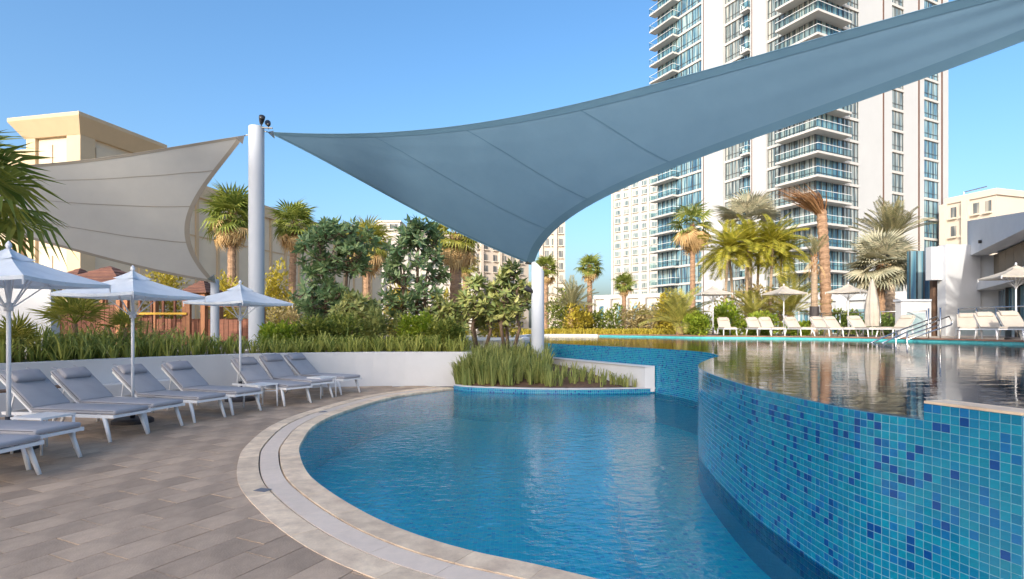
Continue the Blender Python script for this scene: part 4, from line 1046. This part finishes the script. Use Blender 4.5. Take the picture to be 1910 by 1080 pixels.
def feather_frond(mat, n=26, L=2.2, leaf=.5, droop=.9, seed=0, vee=.35, wd=.03):
    q = random.Random(seed); b = MB(); pts = []
    for i in range(9): t = i / 8; pts.append(Vector((L * (t - .12 * t * t), 0, L * (.16 * t - droop * .42 * t * t))))
    b.tube(pts, [.022 * (1 - .8 * i / 8) + .003 for i in range(9)], 4)
    for i in range(n):
        t = .14 + .85 * i / n; k = min(int(t * 8), 7); p = pts[k].lerp(pts[k + 1], t * 8 - k); tg = (pts[k + 1] - pts[k]).normalized()
        ll = leaf * math.sin(math.pi * (.12 + .82 * t)) ** .6 * q.uniform(.85, 1.1)
        for s in (-1, 1):
            d = (tg * .55 + Vector((0, s, 0)) * .85 + Vector((0, 0, vee))).normalized(); e = p + d * ll + Vector((0, 0, -.22 * ll * ll / max(leaf, .1))); m1 = p + d * ll * .45; wv = tg * wd
            b.add([p - wv * .5, m1 - wv, e, m1 + wv, ], [(0, 1, 2, 3)])
    return b.mesh('frond', mat)
FAN = [fan_frond(f_fan, seed=i, droop=.15 + .12 * i) for i in range(3)]; FANL = [fan_frond(f_fanlt, seed=i + 5, droop=.15 + .12 * i) for i in range(3)]
FAND = [fan_frond(f_dry, seed=i + 9, droop=.55, spread=80, n=16) for i in range(2)]; FANS = [fan_frond(f_silver, seed=i + 14, n=24, droop=.10, spread=130, Rr=.95, Lp=.85, wdt=.05) for i in range(2)]
FEA = [feather_frond(f_areca, seed=i, L=2.0, leaf=.55, droop=.8 + .3 * i, wd=.032) for i in range(3)]; FEC = [feather_frond(f_coco, seed=i + 4, L=2.8, leaf=.65, droop=.6 + .35 * i, n=30, wd=.035) for i in range(3)]
FED = [feather_frond(f_date, seed=i + 8, L=2.3, leaf=.36, droop=.25 + .25 * i, n=34, vee=.5, wd=.022) for i in range(3)]; FEDD = [feather_frond(f_dry, seed=20, L=1.9, leaf=.3, droop=1.1, n=26, wd=.02)]
FYOUNG = [fan_frond(f_fanlt, seed=31, n=14, Rr=.75, Lp=.35, droop=.05, spread=95, wdt=.04)]

def trunk_mesh(h, r0, r1, lean, mat, rings=True):
    b = MB(); n = max(6, int(h / (.16 if rings else .3))); pts = []; rad = []
    for i in range(n + 1):
        t = i / n; pts.append((lean[0] * t * t, lean[1] * t * t, h * t)); rad.append((r0 + (r1 - r0) * t) * (1 + (.09 if i % 2 else -.05) * (1 if rings else .2)) * (1.25 if i == 0 else 1))
    b.tube(pts, rad, 10); return b.mesh('trunk', mat)
def palm(name, label, base, h, R_, nfr, meshes, tr, dead=None, ndead=0, e0=82, e1=-30, tm=m_trunk, lean=(0, 0), boots=True, group=None, stems=None, cat='palm tree'):
    r = empty(name, base, 0, label, cat, group)
    if stems is None: stems = [(0, 0, h, lean)]
    for sx, sy, hh, ln in stems:
        if hh > .1: link('trunk', trunk_mesh(hh, tr[0], tr[1], ln, tm), r, Matrix.Translation((sx, sy, 0)))
        tx, ty = sx + ln[0], sy + ln[1]
        if boots:
            b = MB()
            for i in range(46):
                a = i * 2.4; z = hh - 1.0 * (i / 46) ** 1.3 * min(1, h / 4); rr = tr[1] * 1.05; d = Vector((math.cos(a), math.sin(a), 0)); u = Vector((-d.y, d.x, 0)) * .045; p = Vector((tx, ty, z)) + d * rr * .8
                b.add([p - u, p + u, p + d * .13 + Vector((0, 0, .26))], [(0, 1, 2)])
            tag(b.build('leaf_bases', m_boot, r), kind='stuff')
        tot = nfr + ndead; az0 = rg.uniform(0, 6)
        for i in range(tot):
            a = az0 + i * 2.39996 + rg.uniform(-.2, .2); isd = i >= nfr; t = i / max(nfr - 1, 1)
            el = e0 + (e1 - e0) * (t ** .85) if not isd else rg.uniform(-78, -22)
            el = R(el + rg.uniform(-7, 7)); me = rg.choice(dead) if isd else rg.choice(meshes); s = R_ * rg.uniform(.8, 1.15) * (.85 if isd else 1)
            mw = Matrix.Translation((tx, ty, hh - (0.0 if not isd else rg.uniform(.1, .4)))) @ Matrix.Rotation(a, 4, 'Z') @ Matrix.Rotation(-el, 4, 'Y') @ Matrix.Rotation(rg.uniform(-.5, .5), 4, 'X') @ Matrix.Scale(s, 4)
            link('dry_frond' if isd else 'frond', me, r, mw)
    return r
GZ = .86
def fpalm(px, py, Y, wpx, name, label, base_z=GZ, n=34, nd=10, mesh=None, tr=(.21, .15), group=None, lean=(0, 0), e1=-38):
    z = ZY(py, Y); rad = wpx / 2 * Y / FOC / 1.45
    return palm(name, label, PX(px, Y, base_z), z - base_z, rad, n, mesh or FAN, tr, FAND, nd, e1=e1, lean=lean, group=group)
fpalm(432, 402, 26, 112, 'fan_palm', 'fan palm with dry skirt standing beside the tall sail column', n=38, nd=16)
fpalm(543, 420, 29, 92, 'fan_palm', 'fan palm with pale slender trunk next to the big dark plumeria', n=36, nd=12, lean=(.2, 0))
fpalm(684, 455, 30, 108, 'fan_palm', 'yellowish fan palm rising behind the big dark plumeria', mesh=FANL, n=34, nd=16)
fpalm(850, 440, 21, 112, 'fan_palm', 'stout fan palm whose crown touches the sail edge', mesh=FANL, n=26, nd=30, tr=(.23, .2))
fpalm(868, 496, 34, 62, 'fan_palm', 'small yellow green fan palm behind the stout trunk', mesh=FANL, n=26, nd=4)
fpalm(1018, 500, 40, 54, 'fan_palm', 'fan palm in front of the narrow beige tower', n=34, nd=10)
fpalm(1100, 497, 38, 54, 'fan_palm', 'lone fan palm standing clear against the sky', n=34, nd=10)
fpalm(1164, 530, 44, 46, 'fan_palm', 'fan palm in front of the slim white tower block', n=34, nd=8)
fpalm(1292, 420, 40, 92, 'fan_palm', 'fan palm with brown drooping skirt in front of the main tower', n=14, nd=40, mesh=FAN)
palm('fan_palm', 'fan palm leaning over the planter wall in front of the taupe sail', (-10.15, 9.6, GZ), ZY(366, 9.3) - GZ, 1.02, 26, FAN, (.2, .16), FAND, 4, e1=-45, lean=(.93, -.3))
palm('silver_palm', 'silver leaved fan palm behind the areca palm clump', PX(1396, 38, GZ), ZY(415, 38) - GZ, 1.35, 26, FANS, (.25, .2), e0=85, e1=0, tm=m_trunkg)
palm('silver_palm', 'big silver fan palm beside the pavilion', PX(1642, 30, 1.1), ZY(492, 30) - 1.1, 1.12, 58, FANS, (.25, .2), e0=80, e1=-55, tm=m_trunk)
palm('date_palm', 'date palm with upright tied fronds above the silver fan palm', PX(1660, 34, 1.1), ZY(452, 34) - 1.1, 1.22, 44, FED, (.28, .24), FEDD, 10, e0=86, e1=28, tm=m_trunkg)
palm('date_palm', 'young dry date palm among the bushes by the lone fan palm', PX(1066, 36, GZ), ZY(575, 36) - GZ, .95, 26, FED, (.2, .18), FEDD, 6, e0=85, e1=10, boots=False)
ar = [(1352, 31, 425), (1368, 32, 440), (1392, 31.5, 420), (1412, 32.5, 435), (1436, 31, 415), (1455, 32, 440)]
for i, (px, Y, py) in enumerate(ar):
    palm('areca_palm', 'slender areca palm, %s in its clump counted from the stout date palm' % ['sixth', 'fifth', 'fourth', 'third', 'second', 'first'][i], PX(px, Y, 1.1), ZY(py + 38, Y) - 1.1, 1.0, 22, FEA, (.085, .06), e0=85, e1=-30, tm=m_trunkg, boots=False, group='areca palms in the clump behind the far loungers', lean=(rg.uniform(-.3, .3), 0))
palm('feather_palm', 'low arching feather palm beside the first cream umbrella', PX(1268, 30, GZ), .7, .85, 18, FEC, (.2, .18), e0=85, e1=18, boots=False)
palm('feather_palm', 'arching feather palm between the areca clump and the date palm trunk', PX(1474, 30.5, 1.1), 1.1, .95, 18, FEC, (.2, .18), e0=85, e1=5, boots=False)
palm('feather_palm', 'feather palm filling the gap below the areca crowns', PX(1405, 30.3, 1.1), 1.0, .75, 16, FEC, (.15, .13), e0=80, e1=0, boots=False)
# tied date palm, transplanted
tp = PX(1541, 29.2, 1.1); ht_ = ZY(392, 29.2) - 1.1
r = empty('date_palm', tp, 0, 'stout bare date palm trunk with brown fronds tied in a leaning bundle', 'palm tree')
link('trunk', trunk_mesh(ht_, .27, .235, (-.25, 0), m_trunk), r)
b = MB(); q = random.Random(5)
for i in range(260):
    a = q.uniform(0, 6.283); rr = q.random() ** .5; p0 = Vector((-.25 + .18 * rr * math.cos(a), .18 * rr * math.sin(a), ht_ - q.uniform(0, .3)))
    L = q.uniform(1.3, 2.3); ax = Vector((-.66, 0, .75)); sp = .85 * rr
    p1 = p0 + ax * L * .5 + Vector((math.cos(a) * sp * .6, math.sin(a) * sp * .6, 0)); p2 = p0 + ax * L + Vector((math.cos(a) * sp * 1.2 - .25 * L * .4, math.sin(a) * sp * 1.2, -.12 * L + q.uniform(-.2, .1)))
    u = Vector((q.uniform(-1, 1), q.uniform(-1, 1), .3)).normalized() * .022; b.add([p0 - u, p0 + u, p1 + u, p1 - u, p2], [(0, 1, 2, 3), (3, 2, 4)])
tag(b.build('tied_fronds', m_boot, r), kind='stuff')
for z in (.35, .8):
    b = MB(); c = Vector((-.25, 0, ht_)) + Vector((-.60, 0, .80)) * z; b.tube([c - Vector((-.02, 0, .03)), c + Vector((-.02, 0, .03))], [.24 + .1 * z] * 2, 12); b.build('tie_band', m_bark, r)
tp = PX(1519, 27.6, 1.1); r = palm('date_palm', 'slender palm trunk with dark band and cut fronds', tp, ZY(478, 27.6) - 1.1, .55, 12, FED, (.17, .13), FEDD, 6, e0=80, e1=40, tm=m_trunkg)
b = MB(); b.tube([(0, 0, .75), (0, 0, 1.45)], .215, 12); b.build('dark_band', m_base, r)
# palms that stand outside the picture and throw their shadow on the pavilion
for x, y, h, lab in ((14.6, 12.4, 7.2, 'shorter slender palm by the upper pool throwing shade on the pavilion'), (12.9, 9.4, 9.4, 'taller slender palm by the upper pool throwing shade on the pavilion')):
    palm('feather_palm', lab, (x, y, 1.1), h, .62, 16, FEC, (.14, .1), e0=80, e1=-20, boots=False, tm=m_trunkg, group='palms beside the upper pool')

def leafquad(b, p, d, u, L, wd, m=0):
    s = d.cross(u).normalized() * wd; k = p + d * L * .5 - u * .06 * L; b.add([p, k + s, p + d * L, k - s], [(0, 1, 2, 3)], m)
def plumeria(name, label, base, h, rx, rz, cz, ntip, mat, stems=3, leaf=.31, seed=0):
    q = random.Random(seed); r = empty(name, base, 0, label, 'tree'); tr = MB(); lf = MB(); nodes_ = []
    for s in range(stems):
        a = s * 6.283 / stems + q.uniform(-.5, .5); x0 = .18 * math.cos(a) * (stems > 1); y0 = .18 * math.sin(a) * (stems > 1)
        f = rx * (.35 if stems > 1 else .05); p = [Vector((x0, y0, 0)), Vector((x0 * 2, y0 * 2, cz * .4)), Vector((math.cos(a) * f, math.sin(a) * f, cz * .8)), Vector((math.cos(a) * f * 1.3, math.sin(a) * f * 1.3, cz + rz * .2))]
        tr.tube(p, [.06, .05, .042, .03], 7); nodes_ += p[1:]
    for i in range(ntip):
        while True:
            v = Vector((q.uniform(-1, 1), q.uniform(-1, 1), q.uniform(-1, 1)))
            if v.length < 1: break
        v = v.normalized() * v.length ** .4; lump = 1 + .25 * math.sin(v.x * 5 + seed) * math.cos(v.z * 4 + v.y * 3)
        t_ = Vector((v.x * rx * lump, v.y * rx * lump, cz + v.z * rz * lump)); nb = min(nodes_, key=lambda n_: (n_ - t_).length + (1.0 if n_.z > t_.z else 0))
        md = nb.lerp(t_, .5) + Vector((0, 0, -.08)); tr.tube([nb, md, t_], [.026, .018, .012], 5, cap=False); nodes_.append(md)
        n_l = q.randint(9, 14); ax = ((t_ - md).normalized() + Vector((q.uniform(-.7, .7), q.uniform(-.7, .7), q.uniform(-.1, .8)))).normalized(); e1 = ax.orthogonal().normalized(); e2 = ax.cross(e1)
        for k in range(n_l):
            a = k * 2.4; el = R(q.uniform(-25, 62)); d = (e1 * math.cos(a) + e2 * math.sin(a)) * math.cos(el) + ax * math.sin(el); d.z -= .12; d.normalize(); leafquad(lf, t_ - ax * .12 * k / n_l, d, (ax + Vector((0, 0, .3))).normalized(), leaf * q.uniform(.7, 1.2), leaf * .2)
    tr.build('trunk', m_bark, r, True); tag(lf.build('crown', mat, r), kind='stuff'); return r
def plum_px(px, x0, x1, y0, y1, Y, **k):
    rx = (x1 - x0) / 2 * Y / FOC; z0, z1 = ZY(y1, Y), ZY(y0, Y); plumeria('plumeria_tree', k.pop('label'), PX(px, Y, GZ), 0, rx, (z1 - z0) / 2, (z0 + z1) / 2 - GZ, **k)
plum_px(628, 565, 700, 412, 522, 19.5, label='broad dark green plumeria tree beside the pale trunk fan palm', ntip=160, mat=f_plum, stems=2, seed=1)
plum_px(772, 722, 842, 432, 592, 18.5, label='loose open plumeria tree in front of the far white building', ntip=115, mat=f_plum, stems=3, seed=2)
plum_px(778, 745, 815, 408, 455, 18.6, label='tall leading plumeria shoot behind the loose open tree', ntip=40, mat=f_plum, stems=1, seed=8)
plum_px(895, 858, 935, 512, 610, 17.5, label='small plumeria with bare forked stems beside the stout palm trunk', ntip=64, mat=f_plum2, stems=3, seed=3)
plum_px(948, 915, 990, 502, 600, 17.2, label='small plumeria with bare forked stems beside the short column', ntip=66, mat=f_plum2, stems=3, seed=4)
plum_px(606, 555, 660, 520, 602, 19, label='low dark plumeria under the broad dark tree', ntip=90, mat=f_plum, stems=2, seed=5)
plum_px(668, 610, 700, 550, 640, 18, label='low rounded plumeria in front of the yellowish fan palm', ntip=90, mat=f_plum2, stems=3, seed=6)
plum_px(830, 790, 868, 560, 640, 17.6, label='low leafy plumeria in front of the stout palm trunk', ntip=70, mat=f_plum2, stems=3, seed=7)

def bush(name, label, px, x0, x1, y0, y1, Y, mat, n=900, leaf=.09, seed=0, base=GZ, group=None):
    q = random.Random(seed * 7 + 1); rx = (x1 - x0) / 2 * Y / FOC; zt, zb = ZY(y0, Y), max(ZY(y1, Y), base); r = empty(name, PX((x0 + x1) / 2, Y, base), 0, label, 'bush', group); b = MB(); st = MB()
    rz = max((zt - base), .3); lobes = [(Vector((q.uniform(-.6, .6), q.uniform(-.5, .5), q.uniform(.25, .62))), q.uniform(.34, .52)) for _ in range(9)]
    for i in range(n):
        c, s = q.choice(lobes); v = Vector((q.gauss(0, 1), q.gauss(0, 1), q.gauss(0, 1))).normalized() * q.uniform(.55, 1.08) ** .8 * s; p = c + v
        if p.z < .02: p.z = q.uniform(.02, .3)
        P_ = Vector((p.x * rx, p.y * rx, p.z * rz)); d = (v + Vector((q.uniform(-1, 1), q.uniform(-1, 1), q.uniform(-.4, 1))) * .4).normalized(); leafquad(b, P_, d, Vector((q.uniform(-.5, .5), q.uniform(-.5, .5), 1)).normalized(), leaf * q.uniform(.7, 1.4), leaf * .28)
    for i in range(7):
        c, s = q.choice(lobes); st.tube([(q.uniform(-.1, .1), q.uniform(-.1, .1), 0), (c.x * rx, c.y * rx, c.z * rz)], [.022, .008], 5)
    st.build('stems', m_bark, r); tag(b.build('foliage', mat, r), kind='stuff'); return r
bl = [
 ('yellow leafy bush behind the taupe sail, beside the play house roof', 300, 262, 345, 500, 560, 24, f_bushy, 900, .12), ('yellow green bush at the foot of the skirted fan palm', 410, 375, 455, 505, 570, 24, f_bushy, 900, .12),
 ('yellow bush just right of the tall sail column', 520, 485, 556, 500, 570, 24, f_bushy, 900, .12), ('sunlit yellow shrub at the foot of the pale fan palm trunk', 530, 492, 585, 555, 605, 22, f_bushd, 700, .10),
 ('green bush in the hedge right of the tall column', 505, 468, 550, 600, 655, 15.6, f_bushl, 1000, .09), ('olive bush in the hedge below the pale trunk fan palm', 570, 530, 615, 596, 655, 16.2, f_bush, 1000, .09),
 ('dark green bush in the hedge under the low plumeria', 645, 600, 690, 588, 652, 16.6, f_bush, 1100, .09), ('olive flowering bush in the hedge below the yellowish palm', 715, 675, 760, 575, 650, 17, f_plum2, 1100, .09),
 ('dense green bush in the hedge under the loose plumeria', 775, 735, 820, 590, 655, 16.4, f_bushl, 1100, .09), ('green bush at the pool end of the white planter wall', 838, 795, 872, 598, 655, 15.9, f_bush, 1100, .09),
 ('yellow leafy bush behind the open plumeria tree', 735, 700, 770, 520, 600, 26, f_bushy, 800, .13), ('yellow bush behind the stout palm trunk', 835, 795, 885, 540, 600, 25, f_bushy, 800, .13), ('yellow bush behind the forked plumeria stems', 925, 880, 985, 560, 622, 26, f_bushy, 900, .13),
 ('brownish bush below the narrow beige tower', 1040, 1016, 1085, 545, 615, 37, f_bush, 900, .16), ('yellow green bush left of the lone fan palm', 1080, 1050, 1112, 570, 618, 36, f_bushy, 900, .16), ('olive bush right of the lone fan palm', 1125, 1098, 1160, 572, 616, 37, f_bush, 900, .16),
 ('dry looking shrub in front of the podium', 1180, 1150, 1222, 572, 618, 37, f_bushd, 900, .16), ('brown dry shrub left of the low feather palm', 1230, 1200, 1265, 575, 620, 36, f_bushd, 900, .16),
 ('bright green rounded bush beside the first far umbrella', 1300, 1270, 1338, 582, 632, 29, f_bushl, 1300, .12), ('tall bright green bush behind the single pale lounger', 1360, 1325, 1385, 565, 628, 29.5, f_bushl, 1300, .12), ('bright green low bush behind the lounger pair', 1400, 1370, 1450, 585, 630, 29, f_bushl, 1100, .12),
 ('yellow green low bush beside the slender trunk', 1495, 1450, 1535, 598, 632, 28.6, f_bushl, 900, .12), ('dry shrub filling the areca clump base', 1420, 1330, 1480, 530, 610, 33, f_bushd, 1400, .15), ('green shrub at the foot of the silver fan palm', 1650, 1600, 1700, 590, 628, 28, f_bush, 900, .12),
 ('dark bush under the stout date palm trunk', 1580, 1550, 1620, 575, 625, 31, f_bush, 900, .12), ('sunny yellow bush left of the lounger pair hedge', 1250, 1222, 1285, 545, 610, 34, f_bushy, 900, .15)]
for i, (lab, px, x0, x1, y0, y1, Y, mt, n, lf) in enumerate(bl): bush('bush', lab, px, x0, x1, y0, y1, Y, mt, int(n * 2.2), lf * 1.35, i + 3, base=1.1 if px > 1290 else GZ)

def blades(b, c, n, L, wd, spread, q, lean=.8):
    for i in range(n):
        a = q.uniform(0, 6.283); l = L * q.uniform(.6, 1.15); out = spread * q.uniform(.15, 1.0); d = Vector((math.cos(a), math.sin(a), 0)); u = Vector((-d.y, d.x, 0)) * wd * q.uniform(.7, 1.2); p0 = Vector(c) + d * .04
        p1 = p0 + d * out * l * .35 + Vector((0, 0, l * .55)); p2 = p0 + d * out * l * .75 + Vector((0, 0, l * (.88 - .22 * out))); p3 = p0 + d * out * l * 1.15 + Vector((0, 0, l * (1.0 - lean * out)))
        b.add([p0 - u, p0 + u, p1 + u, p1 - u, p2 + u * .7, p2 - u * .7, p3], [(0, 1, 2, 3), (3, 2, 4, 5), (5, 4, 6)])
q = random.Random(21); b = MB()
pl = resample(PLANT, .22)
for i, p in enumerate(pl):
    if p.y < 6.5: continue
    t = tangent(pl, i); nn = Vector((-t[1], t[0]))
    for row in range(6):
        if p.x > -7.2 and row > 2 + (p.x > -5): continue
        c = p + nn * (.34 + .3 * row + q.uniform(-.1, .1)) + t * q.uniform(-.1, .1); big = p.x < -7
        blades(b, (c.x, c.y, .84), 15, (.62 if big else .5) * (1 + .07 * row) * q.uniform(.75, 1.25), .014, 1.2, q, .75)
tag(b.build('strappy_ground_cover', f_strap), 'dense strappy green leaves spilling over the white planter wall', 'plants', kind='stuff')
q = random.Random(22); b = MB(); 
for i in range(520):
    k = q.uniform(0, n); k0 = int(q.uniform(0, 23)); p = fr_[k0].lerp(fr_[min(k0 + 1, 23)], q.random()); t = q.uniform(.06, .85); c = p.lerp(wline[k0], t)
    tall = 1.0 if c.x < 1.0 else .48
    if tall < 1 and (t > .45 or q.random() < .35): continue
    if c.x > 2.95: continue
    z = .075 + .42 * min(t * 1.5, 1) * math.sin(math.pi * min(1, max(0, k0 / 24 * 1.15))) ** .5
    blades(b, (c.x, c.y, z), 15 if tall == 1 else 8, (.64 if tall == 1 else .34) * q.uniform(.7, 1.2), .011, .55, q, .5)
tag(b.build('bed_grass', f_grass), 'tall tufted grass in the bed around the short column', 'grass', kind='stuff')
q = random.Random(23); b = MB()
for i in range(900):
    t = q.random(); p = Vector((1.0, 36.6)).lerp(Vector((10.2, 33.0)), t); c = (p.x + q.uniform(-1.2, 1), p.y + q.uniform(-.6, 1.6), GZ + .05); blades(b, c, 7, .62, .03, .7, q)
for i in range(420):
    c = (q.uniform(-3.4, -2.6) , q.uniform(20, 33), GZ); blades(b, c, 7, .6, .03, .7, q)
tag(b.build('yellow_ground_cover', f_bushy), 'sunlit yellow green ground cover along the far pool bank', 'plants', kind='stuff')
# young fan palms in the hedge
for px, py, Y, s, lab in ((140, 604, 12.4, .85, 'young yellow fan palm in the hedge in front of the brown playhouse wall'), (232, 612, 12.8, .5, 'small young fan palm in the hedge beside the middle umbrella pole'), (30, 640, 10.6, .55, 'young fan palm in the hedge at the bench end of the wall')):
    palm('young_palm', lab, PX(px, Y, .84), max(ZY(py, Y) - .84, .15), s, 12, FYOUNG, (.05, .05), e0=88, e1=15, boots=False, cat='plant')

# ------------------------------------------------------------------ timber play structures
def playhouse(name, label, px0, px1, Y, eave, apex, depth=1.8, roof=True, wall=0, over=10):
    c = PX((px0 + px1) / 2, Y, GZ); w_ = (px1 - px0) * Y / FOC; r = empty(name, c, 0, label, 'playhouse'); ze, za = ZY(eave, Y) - GZ, ZY(apex, Y) - GZ; h = w_ / 2
    for sx in (-1, 1):
        for sy in (0, 1):
            b = MB(); b.box(sx * h - .07, sx * h + .07, sy * depth - .07, sy * depth + .07, 0, ze); b.build('post', m_timbero, r)
    if roof:
        o_ = over * Y / FOC; e = [Vector((-h - o_, -o_, ze)), Vector((h + o_, -o_, ze)), Vector((h + o_, depth + o_, ze)), Vector((-h - o_, depth + o_, ze))]; ap = Vector((0, depth / 2, za))
        for k in range(4):
            for s in range(5):
                t0, t1 = s / 5, (s + 1) / 5; p, q_ = e[k], e[(k + 1) % 4]; up = Vector((0, 0, .03)); dn = Vector((0, 0, -.01)); b = MB()
                A_, B_, C_, D_ = p.lerp(ap, t0) + up, q_.lerp(ap, t0) + up, q_.lerp(ap, min(t1 + .03, .999)), p.lerp(ap, min(t1 + .03, .999))
                b.add([A_, B_, C_, D_, A_ + dn * 4, B_ + dn * 4, C_ + dn, D_ + dn], [(0, 1, 2, 3), (7, 6, 5, 4), (0, 4, 5, 1)]); b.build('roof_board', m_shingle, r)
    n = max(3, int(w_ / .16))
    for i in range(n):
        x = -h + w_ * i / n
        if wall: b = MB(); b.box(x + .008, x + w_ / n - .008, -.03, .02, .15, wall); b.build('wall_board', m_timber, r)
        b = MB(); b.box(x + .008, x + w_ / n - .008, depth - .02, depth + .03, .15, max(1.0, wall * .8)); b.build('back_board', m_timber, r)
    b = MB(); b.box(-h, h, -.05, .05, ze - .12, ze); b.build('beam', m_timbero, r)
    return r
playhouse('playhouse', 'brown timber playhouse with pitched roof behind the middle umbrella', 110, 222, 21, 527, 490, 2.2, True, 1.5, 6)
playhouse('playhouse', 'smaller brown playhouse roof beside the white garden wall', 98, 140, 24, 520, 496, 1.8, True, 1.6, 4)
playhouse('playhouse', 'small open playhouse with brown pyramid roof beside the tall column', 345, 380, 20.5, 546, 519, 1.2, True, 0, 9)
pf = playhouse('play_frame', 'open timber play frame with yellow rail between the playhouses', 236, 352, 20.4, 550, 540, 1.6, False, .55)
b = MB(); b.box(-1.35, 1.1, -.12, -.08, ZY(587, 20.4) - GZ, ZY(583, 20.4) - GZ); b.build('yellow_rail', m_yellow, pf)
for i in range(6):
    b = MB(); x = -1.1 + i * .42; b.box(x, x + .07, -.02, .05, 0, ZY(550, 20.4) - GZ); b.build('baluster', m_timber, pf)
fr2 = playhouse('play_frame', 'low brown play fence behind the nearest umbrella to the column', 384, 470, 20.6, 566, 560, .9, False, .95)
